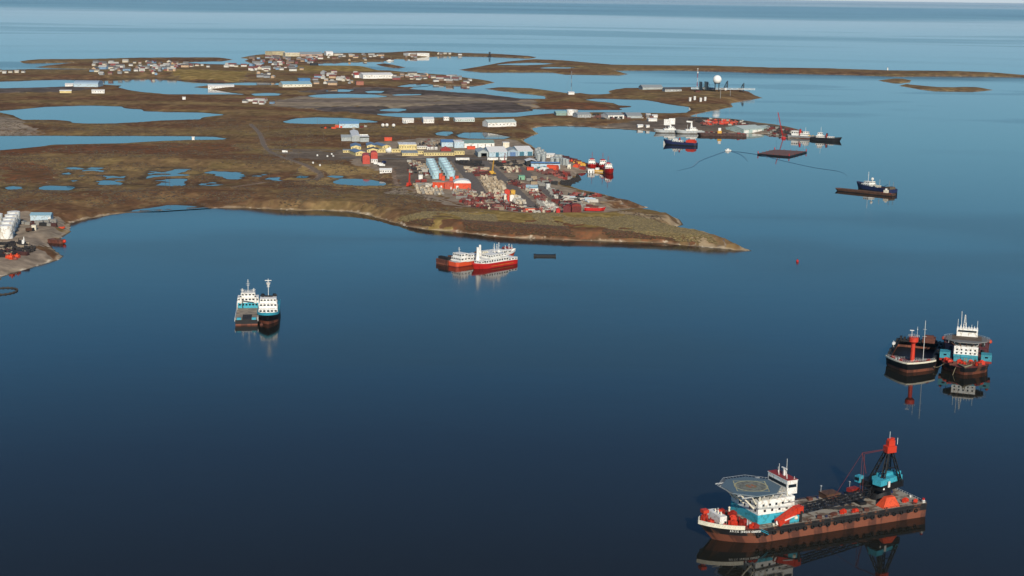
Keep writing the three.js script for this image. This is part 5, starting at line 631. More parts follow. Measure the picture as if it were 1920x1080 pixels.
bld('school_block', 'long cream block along the outer shore of the far town', [-731,-4802.7], [-687.3,-4817.6], 40, 11, { wall: paint('#cfc4a6'), roof: roofC.white, kind: 'flat', win: 9 }); bld('school_block', 'cream tall block at the head of the far town', [-779.6,-4851.6], [-745.3,-4885.8], 40, 13, { wall: paint('#cdbf98'), roof: paint('#bdb49a'), kind: 'flat', win: 7 }); bld('shore_store', 'long pink grey store on the outer shore of the far town', [-685.7,-4818.2], [-617.1,-4841.6], 40, 7, { wall: paint('#b9a08e'), roof: roofC.grey, kind: 'gable' });
bld('dome_house', 'white domed building on the outer shore of the far town', [-613.6,-4909.1], [-591.9,-4916.6], 40, 6, { kind: 'arch', rh: 8 });
bld('spit_block', 'white block group at the end of the far town', [-351.3,-4977.2], [-284.8,-5013.8], 40, 11, { kind: 'flat', win: 12 });
// tank terminal at the near left shore
function tank(label, [x, z], r, h, m, roofM, group, name = 'storage_tank') { const y = Math.max(.4, ground(x, z)), s = thing(name, label, 'tank', [x, z], y - .2, 0, group); mk('shell', cy(r, r, h, 0, 0, 0, 28), m, s); mk('roof', cy(r + .08, .3, r * .12, 0, h, 0, 28), roofM, s); mk('rim', (() => { const g = new THREE.TorusGeometry(r, .12, 4, 28); g.rotateX(Math.PI / 2); g.translate(0, h, 0); return g; })(), roofM, s); const st = []; for (let k = 0; k < 10; k++) { const a = .6 + k * .11; st.push(bx(.9, .12, .8, (r + .4) * Math.sin(a), h * (k + .5) / 10, (r + .4) * Math.cos(a), a)); } mk('stair', st, M.grey, s); return s; }
[[[-404.8,-1179.1], 'white tank nearest the shore in the leaning row of five'], [[-410.6,-1200.5], 'white tank second from the shore in the leaning row'], [[-415.3,-1218.5], 'white tank in the middle of the leaning row of five'], [[-419.9,-1237], 'white tank fourth from the shore in the leaning row'], [[-423.7,-1254.6], 'white tank farthest from the shore in the leaning row']].forEach(([p, l]) => tank(l, p, 5.2, 10.6, M.white, roofC.white, 'white terminal tanks'));
tank('white tank standing behind the leaning row of five', [-433.5,-1240.2], 5.2, 10.6, M.white2, roofC.white); tank('white tank half out of the leaning row, beside the road', [-413.6,-1174.4], 5.2, 10.6, M.white2, roofC.white);
bld('terminal_shed', 'long pale blue shed at the tank terminal', [-416,-1273.8], [-398.8,-1275.4], 10, 4.6, { wall: pblue, roof: lblue, kind: 'gable', doors: [[.85, 2, 2.8, M.white]] });
bld('terminal_hut', 'tan hut on the terminal gravel beside the dark truck', [-397.7,-1220], [-394.3,-1220.3], 3.4, 4, { wall: M.cream, roof: M.cream, kind: 'flat', doors: [[0, 1.2, 2.4]] });
// blue tanks in the supply yard
{ const rowA = [[-97.2,-1735.8],[-95,-1716.2],[-92.5,-1692.8],[-90,-1669.4],[-87.2,-1644.3],[-84,-1617.4]], rowB = [[-83.2,-1745.9],[-80.6,-1723.9],[-77.6,-1699.8],[-74.6,-1673.8],[-71.3,-1646.1],[-68.4,-1619.2]]; const cyl = paint('#b4d6de'), cylR = paint('#cfe6ea');
  rowA.forEach((p) => tank('pale blue tank in the row of six beside the gravel store', p, 4.9, 8.4, cyl, cylR, 'pale blue tanks, outer row', 'blue_tank')); rowB.forEach((p) => tank('pale blue tank in the row of six beside the cinder lane', p, 4.9, 8.4, cyl, cylR, 'pale blue tanks, lane row', 'blue_tank')); }
{ const r = rng(31); const A = [[29.3,-1830.7],[32.1,-1843.3],[34.9,-1849.9],[30.3,-1806.6],[33.6,-1813],[37.1,-1825.5],[35.9,-1798.4],[28.4,-1861.7],[31.3,-1874.8]]; A.forEach((p) => tank('grey silo in the cluster by the inlet shore', p, 2.6, 9 + r(), ash, ash, 'grey silos by the inlet', 'silo')); const B = [[45.7,-1773.4],[49,-1779.6],[52,-1771.3],[55.3,-1777.4],[57.6,-1769.1],[60,-1763.7],[63,-1761.2],[51.5,-1803.3],[56.1,-1803.9]]; B.forEach((p) => tank('grey silo in the row behind the long pale shed', p, 2.6, 7.6 + r(), ash, ash, 'grey silos behind the long shed', 'silo')); }
tank('plain white upright tank standing alone on the bare gravel', [35.9,-1536.1], 2.3, 5.6, M.white2, roofC.white); tank('large white tank of the pair beside the channel', [94.9,-2534.9], 6.5, 10, M.white, roofC.white); tank('grey white tank of the pair beside the channel', [102.1,-2536.2], 5.6, 9.4, M.lgrey, roofC.white);
for (const p of [[341.4,-2920.5],[353.4,-2947.4],[361.1,-2913.8],[371.6,-2929.5]]) tank('small white tank in the row below the radar station', p, 2.4, 7.6, M.white, roofC.white, 'white tanks below the radar station');
// ---------------------------------------------------------------- radar station
{
  const st = (p) => Math.max(2, ground(p[0], p[1]));
  let p = [424.3,-3156.3]; let s = thing('radome', 'big white radar dome on a dark frame above the station', 'radome', p, st(p), 0); mk('dome', (() => { const g = new THREE.IcosahedronGeometry(9, 3); g.translate(0, 25.5, 0); return g; })(), paint('#f0efe8', .6, 0, null), s); mk('ring', cy(6, 7, 1.4, 0, 17, 0, 20), M.dark, s); for (const [x, z] of [[-4, -4], [4, -4], [4, 4], [-4, 4]]) mk('leg', bar([x, -1, z], [x, 17.2, z], .5, 6), M.dark, s);
  p = [437.5,-3204.4]; s = thing('module_train', 'long low raised module building of the radar station', 'building', p, st(p), -.02); for (let k = -5; k <= 5; k++) { const m = mk('module', bx(12, 3.4, 8, k * 12.4 + 6, 2, 0), k % 3 ? pblue : M.lgrey, s); mk('window', bx(8, .8, .1, k * 12.4 + 6, 3.6, 4.04), M.glass, m); mk('pillar', bar([k * 12.4, -1, 0], [k * 12.4, 2.1, 0], .4, 6), M.dark, s); }
  for (const [q, e, lab] of [[[395.8,-3193.4], -1.3, 'dark billboard aerial at the mast end of the radar station'], [[408.1,-3196], -1.15, 'pale lattice billboard aerial beside the mast end aerial'], [[457.2,-3243.6], 1.3, 'dark billboard aerial right behind the radar train'], [[489.1,-3222.7], 1.3, 'dark billboard aerial at the far point of the station']]) { const t = thing('billboard_aerial', lab, 'aerial', q, st(q), e, 'billboard aerials'); const pts = []; for (let k = 0; k <= 8; k++) pts.push([-8 + 2 * k, 1.6 * ((k - 4) / 4) ** 2]); const g = prism([...pts, ...pts.slice().reverse().map(([a, b]) => [a, b - .5])], 18, 0, 1, 0); mk('reflector', g, paint('#55666e', .7, .2), t); for (const k of [-6, 0, 6]) mk('back_strut', [bar([k, 17, -.6], [k, -1, -8], .3), bar([k, 9, -.4], [k, -1, -8], .25)], M.dark, t); }
  p = [389.4,-3210.3]; s = thing('lattice_mast', 'slim red and white lattice mast beside the radar station', 'mast', p, st(p), 0); for (let k = 0; k < 5; k++) mk('mast_section', lattice([0, k * 9 - 1, 0], [0, k * 9 + 8, 0], 2.2 - k * .3, 1.9 - k * .3, 4, .12), k % 2 ? M.scarlet : M.white, s); mk('dish', [sp(1.8, 0, 37, 1, 10), sp(1.3, 0, 45, 0, 8)], M.white, s);
  p = [452.9,-3233.3]; s = thing('dish_globe', 'small white globe in front of the radar train', 'radome', [447.4,-3193.3], st(p), 0); mk('globe', sp(2.8, 0, 3.4, 0, 14), M.white, s); mk('stand', cy(1.2, .8, 1.6, 0, -.6, 0, 8), M.dark, s);
  bld('station_garage', 'low dark roofed garage at the station road', [318.3,-3181.8], [354.1,-3189.5], 20, 5, { wall: M.lgrey, roof: roofC.dark, kind: 'gable', win: 5 }); bld('station_store', 'grey long store on the station ridge', [277.2,-3257.2], [322.1,-3267], 30, 5, { wall: ash, roof: roofC.grey, kind: 'gable' }); bld('station_hut', 'rust red low hut below the station mast', [377,-3134], [387.2,-3136.1], 8, 2.6, { wall: M.rust, roof: M.rust, kind: 'flat' });
  for (const [q, h, l] of [[[410.4,-2997], 21, 'thin pole on the slope below the white globe'], [[438.8,-3059.1], 16, 'thin pole on the slope beside the far aerial']]) { const t = thing('aerial_pole', l, 'pole', q, st(q), 0); mk('pole', bar([0, -1, 0], [0, h, 0], .3, 5), M.lgrey, t); mk('cross_arm', bar([-1.4, h - 1, 0], [1.4, h - 1, 0], .15, 4), M.lgrey, t); }
  p = [117.1,-3109.3]; s = thing('radio_mast', 'tall thin radio mast rising from a white hut on the strip', 'mast', p, st(p), 0); for (let k = 0; k < 7; k++) mk('mast_section', lattice([0, k * 8 - 1, 0], [0, k * 8 + 7, 0], 1, 1, 4, .09), k % 2 ? M.lgrey : M.rust, s); for (const a of [0, 2.1, 4.2]) mk('guy_wire', bar([0, 50, 0], [26 * Math.cos(a), -1, 26 * Math.sin(a)], .06, 3), M.grey, s);
  bld('mast_hut', 'white hut at the foot of the radio mast', [110.7,-3084.4], [122.9,-3086.9], 10, 4, { kind: 'gable' });
}
{ // white satellite dish of the camp
  const p = [-156.1,-1878.1], s = thing('satellite_dish', 'white round dish standing in front of the yellow camp', 'dish', p, ground(...p), -.1); mk('reflector', (() => { const g = new THREE.SphereGeometry(6, 20, 8, 0, 6.283, 0, .7); g.rotateX(-Math.PI / 2 + .5); g.rotateX(Math.PI); g.translate(0, 5.4, 5); return g; })(), new THREE.MeshStandardMaterial({ color: '#f2f1ea', roughness: .6, side: THREE.DoubleSide }), s); mk('back', sp(2.2, 0, 5, 0, 12), M.white, s); mk('stand', [cy(1.2, .8, 4, 0, -.4, 0, 8), bx(4, .6, 4, 0, -.3, 0)], M.dark, s);
}
// ---------------------------------------------------------------- stores in the supply yard, each load a thing of its own
const inPoly = (p, x, z) => { let r = false; for (let i = 0, j = p.length - 1; i < p.length; j = i++) if ((p[i][1] > z) !== (p[j][1] > z) && x < (p[j][0] - p[i][0]) * (z - p[i][1]) / (p[j][1] - p[i][1]) + p[i][0]) r = !r; return r; };
function scatter(seed, name0, where, cat0, group, poly, n, variants, sep, axis = -.13, spin = .1) {
  const r = rng(seed), b = polyBox(poly), put = []; let tries = 0;
  while (put.length < n && tries++ < n * 60) { let x = lerp(b[0], b[2], r()); const z = lerp(b[1], b[3], r()); if (spin < .5) x = Math.round((x - .134 * z) / (sep * 1.5)) * sep * 1.5 + .134 * z + (r() - .5) * .7; if (!inPoly(poly, x, z) || put.some(([u, v]) => Math.hypot(u - x, (v - z) * .6) < sep)) continue; put.push([x, z]); }
  for (const [x, z] of put) { const [g, m] = variants[Math.floor(r() * variants.length)]; const kd = g.userData.kind ?? [name0, cat0, cat0], label = [m.userData.tone, kd[2], where].filter(Boolean).join(' '), name = kd[0], cat = kd[1]; const o = shadowed(new THREE.Mesh(g, m)); o.name = numbered(name); o.position.set(x, ground(x, z) - .08, z); o.rotation.y = axis + (r() - .5) * spin + (r() < .15 ? Math.PI / 2 : 0); const k = .8 + r() * .45; o.scale.set(k, k * (.8 + r() * .4), k); tag(o, label, cat, [m.userData.tone, kd[2], group].filter(Boolean).join(' ')); scene.add(o); }
}
const many = (gs) => mergeGeometries(gs.map((g) => g.index ? g.toNonIndexed() : g));
const beige = [paint('#bba98e', .9), paint('#a8967b', .9), paint('#c8bba3', .9), paint('#998a75', .9)], reds = [paint('#a2372a', .8, 0, weather2), paint('#7f332a', .8, 0, weather2), paint('#b8685a', .8, 0, weather2), paint('#5c332c', .8, 0, weather2), paint('#8a5a50', .8, 0, weather2)], greys = [paint('#b4b0a5', .8), paint('#8f8d86', .8), paint('#cfcabd', .8)], darks = [M.dark, paint('#3a332f', .9, 0, weather2), paint('#4a423c', .9, 0, weather2)];
const sackStack = many([bx(2.6, 1.1, 2.2), bx(2.3, .9, 2.1, .1, 1.1, 0), bx(2.5, .8, 1.9, -.1, 2, .1), bx(2.9, .2, 2.5, 0, -.1, 0)]), sackStack2 = many([bx(3.2, 1.2, 2.2), bx(2.2, 1, 2, -.4, 1.2, 0), bx(3.4, .2, 2.5, 0, -.1, 0)]), sackTall = many([bx(2.2, 3.4, 2.2), bx(1.8, .5, 1.8, 0, 3.4, 0), bx(2.5, .2, 2.5, 0, -.1, 0)]);
const pipeRack = many([0, 1, 2, 3, 4].flatMap((k) => [lay(.38, 9, 0, .4, -1.6 + k * .8, 'x', 7), ...(k < 4 ? [lay(.38, 9, 0, 1.05, -1.2 + k * .8, 'x', 7)] : []), ...(k < 3 ? [lay(.38, 9, 0, 1.7, -.8 + k * .8, 'x', 7)] : [])])), drumStack = many([[-1, 0], [0, 0], [1, 0], [-.5, 1], [.5, 1], [0, -1], [1, 1]].map(([x, z]) => cy(.55, .55, 1.7, x * 1.15, 0, z * 1.1, 8))), skid = many([bx(4.4, .4, 2.2), bx(2, 1.9, 1.6, -.9, .4, 0), lay(.8, 2, 1.1, 1.3, 0, 'x', 10), cy(.2, .2, 1.2, -1.6, 2.2, .4, 6)]), valve = many([lay(1, 2.6, 0, 1.1, 0, 'x', 10), lay(1.4, .3, -1.2, 1.1, 0, 'x', 10), lay(1.4, .3, 1.2, 1.1, 0, 'x', 10), bx(.7, 1.3, .7, 0, 1.8, 0), bx(2.4, .3, 1.8)]), boxC = many([bx(6, 2.6, 2.4), bx(.1, 2.3, 2.2, 3.03, .15, 0), ...[-2, -1, 0, 1, 2].flatMap((k) => [bx(.2, 2.4, .08, k, .1, 1.23), bx(.2, 2.4, .08, k, .1, -1.25)])]), frameC = many([...lattice([-3, .6, 0], [3, .6, 0], 1.2, 1.2, 5, .1), bx(1.4, 1.4, 1.2, -.8, 0, .6), bx(.9, 2.1, .9, 1.6, 0, -.4)]);
[[sackStack, 'sack_stack', 'sack stack', 'sack stack'], [sackStack2, 'sack_pile', 'sack pile', 'stepped sack pile'], [sackTall, 'sack_tower', 'sack stack', 'tall sack stack'], [pipeRack, 'pipe_rack', 'pipe rack', 'pipe rack'], [drumStack, 'drum_cluster', 'drums', 'drum cluster'], [skid, 'equipment_skid', 'skid', 'equipment skid'], [valve, 'pipe_valve', 'valve', 'flanged pipe valve'], [boxC, 'shipping_container', 'container', 'box container'], [frameC, 'steel_frame', 'frame', 'steel frame with crates']].forEach(([g, ...k]) => { g.userData.kind = k; });
[[beige, ['beige', 'tan', 'pale cream', 'brown grey']], [reds, ['red', 'rust red', 'pale red', 'dark brown', 'pinkish brown']], [greys, ['pale grey', 'mid grey', 'off white']], [darks, ['charcoal', 'blackish brown', 'dark grey brown']]].forEach(([l, t]) => l.forEach((m, i) => { m.userData.tone = t[i]; })); [[M.orange, 'orange'], [M.yellow, 'yellow'], [M.red, 'scarlet'], [M.maroon, 'maroon'], [pblue, 'pale blue'], [M.dark, 'charcoal']].forEach(([m, t]) => { m.userData.tone = t; });
const V = (gs, ms) => gs.flatMap((g) => ms.map((m) => [g, m]));
scatter(1, 'pallet_stack', 'in the big beige heap across the lane', 'pallet load', 'pallets in the big beige heap', [[-37.1,-1622.7],[-20.8,-1624.5],[-8.7,-1555.7],[-7.8,-1499.5],[-19,-1494.2],[-27.6,-1522.9],[-32,-1575.9]], 150, V([sackStack, sackStack2, sackTall], beige), 2.6);
scatter(2, 'pallet_stack', 'in the heap below the orange blocks', 'pallet load', 'pallets below the orange blocks', [[-99.1,-1528.3],[-71.2,-1518.3],[-67.3,-1481],[-95,-1482.2]], 60, V([sackStack, sackStack2], [beige[0], beige[2], greys[1]]), 2.6);
scatter(3, 'pallet_stack', 'beside the red mobile crane', 'pallet load', 'pallets by the red crane', [[-103.9,-1568],[-86.6,-1560.8],[-85.4,-1538.5],[-101.6,-1541.2]], 24, V([sackStack2, pipeRack], [greys[1], greys[2], beige[1]]), 3);
scatter(4, 'white_drum_stack', 'beside the yellow roofed bins', 'stores', 'whitish stores by the bins', [[-2.2,-1463.4],[8.3,-1464.5],[12.2,-1422.3],[-0.1,-1421.1]], 40, V([drumStack, sackStack], [greys[0], greys[2], beige[2]]), 2.4);
scatter(5, 'white_drum_stack', 'at the grass end of the lanes', 'stores', 'whitish stores by the grass', [[24.6,-1427.3],[37.9,-1424.8],[41.6,-1374.3],[27.7,-1373]], 44, V([drumStack, valve, skid], [greys[0], greys[2], greys[1]]), 2.4);
scatter(6, 'red_fitting', 'in the long row between lanes', 'fitting', 'red fittings between the lanes', [[5.3,-1557.2],[15.3,-1553.8],[27.1,-1520.1],[33.1,-1439.6],[24.5,-1423.5],[14.9,-1501.9]], 90, V([valve, skid, drumStack, frameC], [...reds, reds[4], beige[2], greys[0], reds[2]]), 2.7);
scatter(7, 'rusty_scrap', 'along the grass edge of the yard', 'scrap', 'scrap along the grass edge', [[-52.4,-1454.4],[-38,-1463.8],[-16.6,-1434.6],[-3.5,-1391.3],[-15.7,-1368.9],[-35.9,-1384.6],[-49.1,-1420]], 120, V([valve, skid, frameC, pipeRack], [...reds, darks[1], reds[4], beige[3], greys[1], beige[2], reds[3]]), 3);
scatter(8, 'rusty_scrap', 'at the lane corner near the bins', 'scrap', 'scrap near the bins', [[-13.6,-1442.7],[-3.2,-1428.4],[6.5,-1385.1],[11.3,-1361],[-3.4,-1370]], 40, V([valve, skid, drumStack], [...reds, ...darks, greys[1]]), 2.8);
scatter(9, 'pipe_rack', 'beyond the blue tanks', 'pipe rack', 'dark pipe racks in the upper yard', [[-67.9,-1785.3],[-43.6,-1788.3],[-38,-1737.4],[-57.6,-1729.4]], 26, V([pipeRack], darks), 5, 0, .1);
scatter(10, 'pipe_rack', 'on the middle lane', 'pipe rack', 'dark pipe racks on the middle lane', [[-27.6,-1784.4],[3.1,-1794.1],[7.4,-1720.7],[-14,-1696.7]], 36, V([pipeRack, frameC], [...darks, beige[3]]), 5, 0, .1);
scatter(11, 'crate', 'above the big beige heap', 'crate', 'crates above the beige heap', [[-57.1,-1713.1],[-31.3,-1710.7],[-29.3,-1673.9],[-53.4,-1676.3]], 44, V([sackStack, boxC, drumStack], [beige[2], reds[2], beige[0], reds[4]]), 3);
scatter(12, 'maroon_container', 'beside the yellow crane', 'container', 'maroon containers by the yellow crane', [[-45.9,-1666.8],[-26.9,-1669],[-26.9,-1638.6],[-43.3,-1636.8]], 14, V([boxC], [reds[1], reds[0], reds[3]]), 5, 0, .1);
scatter(13, 'crate', 'below the middle lane racks', 'crate', 'beige crates below the racks', [[-11.7,-1723.9],[6.8,-1726.1],[7.9,-1683.4],[-8.9,-1676.2]], 30, V([sackStack, sackStack2], [beige[0], reds[4], beige[2]]), 3);
scatter(14, 'red_fitting', 'on the open gravel spit', 'fitting', 'red fittings on the gravel spit', [[52.5,-1497.4],[85.7,-1492.6],[86.9,-1476.5],[59.6,-1469.7]], 34, V([valve, skid, drumStack], [reds[0], reds[2], M.dark, greys[1]]), 3);
scatter(15, 'pipe_rack', 'laid out on the gravel spit', 'pipe rack', 'pale pipe racks on the spit', [[43.8,-1472.1],[78,-1467.6],[82.6,-1436.8],[50.2,-1426.1]], 34, V([pipeRack], [greys[2], pblue, M.dark]), 5, .03, .1);
scatter(16, 'crate', 'along the lane toward the spit', 'crate', 'crates along the lane edge', [[35.1,-1538.2],[42.5,-1526],[54.1,-1449.4],[49.4,-1433.6],[39.2,-1479.7]], 46, V([skid, boxC, sackStack, drumStack], [greys[1], M.dark, greys[2], reds[1]]), 3);
scatter(17, 'dock_store', 'on the dock apron', 'stores', 'stores on the dock apron', [[24.4,-1699.2],[65.2,-1698.7],[65.7,-1647.5],[51.6,-1650.9],[28.2,-1668.5]], 40, V([skid, valve, drumStack, boxC], [...reds, greys[1]]), 3.2);
scatter(18, 'dock_rack', 'along the inlet shore', 'pipe rack', 'maroon racks along the inlet', [[46.2,-1883.1],[59.2,-1865.6],[76.5,-1830.5],[68.8,-1799.5],[50.5,-1839.5]], 40, V([pipeRack, boxC], [M.maroon, reds[1], reds[3]]), 3.6, -.35, .2);
scatter(19, 'dock_store', 'near the tug dock', 'stores', 'gear near the tug dock', [[63.1,-1819.9],[84.9,-1798.8],[85.3,-1764.4],[69.6,-1785.3]], 18, V([skid, valve, boxC], [M.orange, M.yellow, reds[1]]), 3.6);
scatter(20, 'camp_store', 'beside the blue tanks', 'stores', 'gear beside the blue tanks', [[-127.6,-1772.1],[-104.9,-1774.9],[-92,-1636.2],[-114.4,-1653.8]], 46, V([skid, drumStack, boxC, frameC], [beige[0], beige[3], M.dark, reds[1], greys[0]]), 3.6);
scatter(21, 'camp_store', 'behind the white service huts', 'stores', 'gear behind the huts', [[-131.3,-2024.1],[-100.5,-2043.7],[-96.1,-1955.8],[-123.4,-1945.1]], 40, V([skid, drumStack, sackStack], [beige[3], M.dark, greys[1], reds[4]]), 3.6);
scatter(22, 'orange_store', 'on the harbour spit', 'stores', 'orange stores on the harbour spit', [[306.5,-2433.1],[334.7,-2469.5],[364.9,-2453.1],[357.4,-2390],[327.8,-2385.3],[300.6,-2371]], 46, V([boxC, valve, skid], [M.red, M.orange, reds[2]]), 5);
scatter(23, 'spit_store', 'on the dark harbour spit edge', 'stores', 'dark stores on the harbour spit', [[291.2,-2473.1],[316.4,-2499.1],[381,-2455.7],[381.7,-2403.9],[361.1,-2380.5],[297.6,-2360.6]], 50, V([boxC, pipeRack, skid], [...darks, reds[1], greys[0]]), 5);
scatter(24, 'spit_store', 'on the outer quay', 'stores', 'stores on the outer quay', [[397,-2366.3],[430.3,-2295.2],[421.6,-2205],[400.5,-2219.1],[385.2,-2270]], 50, V([boxC, skid, valve], [reds[1], M.dark, greys[1], reds[3]]), 5);
scatter(25, 'quay_store', 'by the moored brown barge', 'stores', 'red gear on the quay', [[282.6,-2291.2],[325.8,-2279.3],[322.8,-2251.6],[279.7,-2254.2]], 20, V([skid, boxC], [reds[0], reds[1], M.dark]), 5);
scatter(26, 'terminal_store', 'in the terminal heap', 'stores', 'gear at the tank terminal', [[-409.8,-1153.7],[-379.7,-1151.1],[-362.4,-1122.5],[-365.1,-1105.5],[-380.7,-1092.6],[-383.8,-1078.6]], 60, V([pipeRack, skid, drumStack, frameC], [...darks, reds[3], beige[3]]), 3);
scatter(27, 'terminal_store', 'on the terminal shore side', 'stores', 'orange gear at the terminal', [[-376.9,-1092.9],[-368.3,-1095.8],[-363.9,-1084.7],[-371.6,-1079.5]], 6, V([skid, valve], [M.orange, reds[2]]), 2.2);
scatter(28, 'terminal_crate', 'behind the terminal slipway', 'crate', 'grey crates by the slipway', [[-431,-1267.8],[-412.9,-1254.1],[-395.4,-1271],[-385.5,-1244.5],[-404.7,-1242.8]], 16, V([skid, boxC, drumStack], [greys[1], M.dark, reds[3]]), 3);
scatter(29, 'spit_crate', 'along the lagoon road', 'crate', 'crates along the lagoon road', [[108.7,-2531.6],[160.9,-2575.4],[229.6,-2575.5],[237.2,-2508],[153.4,-2450.4],[110.3,-2464.9]], 40, V([boxC, skid], [M.dark, greys[0], greys[1], reds[4]]), 6);
scatter(30, 'tundra_gear', 'beside the pale blue warehouse', 'stores', 'gear beside the warehouse', [[-293.5,-2237.3],[-265.9,-2260.4],[-233.6,-2274.9],[-219,-2258.3],[-218.8,-2239.7],[-286.9,-2210.9]], 16, V([skid, boxC], [M.orange, M.dark, greys[0], reds[1]]), 4);
scatter(31, 'yard_store', 'in the mixed rows below the beige heap', 'stores', 'stores below the beige heap', [[-33.4,-1488.6],[-9.8,-1482.8],[-7.4,-1451.1],[-15.6,-1434.8],[-31.6,-1456.5]], 44, V([skid, drumStack, valve, sackStack], [...reds, beige[2], greys[0], beige[0]]), 2.6);
scatter(32, 'yard_store', 'scattered on the bare dock gravel', 'stores', 'stores on the bare dock gravel', [[16,-1633.6],[47.3,-1622.4],[47.2,-1575.3],[27.7,-1559.6],[12.8,-1590]], 26, V([skid, boxC, drumStack], [greys[1], beige[1], reds[4], M.dark]), 5);
scatter(33, 'yard_store', 'in the pink grey rows beside the orange arched block', 'stores', 'stores beside the orange arched block', [[-63.2,-1510.6],[-41.7,-1517.1],[-35.3,-1480.2],[-47.2,-1454.9],[-58.5,-1473.7]], 70, V([sackStack, drumStack, valve, skid, sackStack2], [reds[4], beige[1], greys[1], reds[2], beige[3], greys[0]]), 2.5);
scatter(34, 'yard_store', 'in the dark row above the red fittings', 'stores', 'stores above the red fittings', [[-7.3,-1606.7],[5.3,-1598.6],[15.4,-1558.3],[5.3,-1552.7],[-3.7,-1569.8]], 30, V([skid, frameC, drumStack], [reds[1], M.dark, beige[3], reds[4]]), 3);
scatter(35, 'yard_store', 'packed along the grass end of the gravel', 'stores', 'stores along the grass end', [[-1,-1398.8],[39,-1388.2],[44.2,-1360.6],[18.7,-1358.2],[0,-1370.4]], 60, V([skid, drumStack, valve, sackStack2], [...reds, greys[0], M.dark, beige[2]]), 2.6);
scatter(36, 'yard_store', 'heaped on the root of the gravel spit', 'stores', 'stores at the spit root', [[40.3,-1440.3],[70.2,-1435.6],[76.1,-1410],[67.6,-1401.8],[44.2,-1395.9]], 40, V([skid, pipeRack, boxC], [reds[1], M.dark, greys[1], beige[3]]), 3.4);
// single things in the yard
bld('hopper_bin', 'maroon square bin at the grass edge of the yard', [46.1,-1360.8], [53,-1359.8], 8, 5, { wall: M.maroon, roof: reds[0], kind: 'gablez', rh: 2, cat: 'bin' }); bld('hopper_bin', 'larger maroon bin beside the maroon square bin', [53.9,-1358.1], [62.7,-1359], 9, 5.6, { wall: reds[1], roof: reds[0], kind: 'archz', rh: 2, cat: 'bin' });
bld('grass_hut', 'small red hut with a cream front at the grass edge', [11.4,-1366.2], [20.2,-1367], 6, 3.4, { wall: M.orange, roof: paint('#9a8f7a'), kind: 'flat', doors: [[.3, 6, 2.4, M.cream]] }); bld('grass_hut', 'tiny red tank house at the grass corner', [39.4,-1346.4], [42.8,-1346.7], 3, 3, { wall: M.scarlet, roof: M.scarlet, kind: 'gablez', rh: 1.4 });
for (const [a, b, w, r, l] of [[[-8.9,-1439.3], [-6.3,-1439.5], M.cream, M.white, 'cream bin of the yellow roofed bins'], [[-5.8,-1435.7], [-3.7,-1435.9], M.red, M.orange, 'red bin of the yellow roofed bins'], [[-3.2,-1439.8], [0.9,-1440.2], M.white, M.yellow, 'white bin with a yellow roof'], [[-8.6,-1474.8], [-3.3,-1475.3], M.red, M.orange, 'orange roofed bin behind the cream one'], [[-2.3,-1473.4], [2,-1473.9], M.yellow, M.yellow, 'yellow bin behind the white one']]) bld('storage_bin', l, a, b, 5, 5.6, { wall: w, roof: r, kind: 'gablez', rh: 1, cat: 'bin' });
bld('white_box', 'white box hut on the gravel beside the red mobile crane', [-103.3,-1620.1], [-99,-1620.6], 4, 4.4, { kind: 'flat' }); for (const [a, b] of pairs([[-104.4,-1584.2],[-99.4,-1584.7],[-98.2,-1584.9],[-92.6,-1585.5]])) bld('red_rack', 'low red rack below the white box hut', a, b, 5, 3, { wall: reds[0], roof: reds[2], kind: 'flat', group: 'low red racks', cat: 'rack' });
for (const [a, b, l] of [[[-69.7,-1798.6], [-53.6,-1800.6], 'long white trailer on the cinder lane behind the dark pipes'], [[-31.8,-1806.3], [-18.9,-1807.9], 'long white trailer in front of the big white roofed workshop'], [[-17,-1808.1], [-8.5,-1809.2], 'short white trailer by the inlet end of the lane']]) { const s = bld('flat_trailer', l, a, b, 3.4, 2.6, { kind: 'flat', cat: 'trailer' }); const f = frameAt(a, b); for (const k of [-.4, .4]) mk('wheel', lay(.55, 3.7, k * f.len, .5, -1.7, 'z', 10), M.tyre, s); }
{ // hull of a red and white boat hauled out on the gravel
  const p = [76.4,-1377.6], s = thing('beached_boat', 'red and white boat hull hauled out on the gravel', 'boat', p, ground(...p), -.05); const o = outline(20, 6, 7, 2, 2); mk('hull', hullBand(o, .2, 1, 3.4, { L: 20, flare: .1, sheer: 1, rake: 2, draft: 0 }), M.scarlet, s); mk('deck', deckSheet(o, 3.3, { L: 20, sheer: 1 }), M.cream, s); mk('cabin', [bx(8, 1.6, 3.4, -1, 3.3, 0)], M.rust, s); mk('cradle', [bx(16, .7, 3, 0, 0, 0)], M.dark, s);
}
{ const p = [-367.2,-1189.2], s = thing('beached_barge', 'rusty barge drawn up on the terminal beach', 'barge', p, Math.max(.2, ground(...p) - .3), -.35); const o = outline(15, 6, 4, 0, 1.6); mk('hull', hullBand(o, 0, 1, 2.6, { L: 15, flare: .08, sheer: .6, rake: 1, draft: .4 }), M.rust, s); mk('deck', deckSheet(o, 2.5, { L: 15, sheer: .6 }), M.rustDeck, s); mk('red_drum', sp(1.5, 7, 1.6, .6, 10), M.red, s); mk('deck_gear', crates(41, 8, -5, 4, -2, 2, 2.5, .5, .9), M.brown, s); }
{ const p = [-381.7,-1249.5], s = thing('orange_boat', 'small orange boat lying on the terminal beach grass', 'boat', p, Math.max(.3, ground(...p)), .4); const o = outline(5.4, 2.2, 2, .4, 2); mk('hull', hullBand(o, 0, 1, 1.3, { L: 5.4, flare: .15, sheer: .3, rake: .6, draft: .1 }), M.orange, s); mk('cover', deckSheet(o, 1.25, { L: 5.4, sheer: .3 }), M.red, s); }
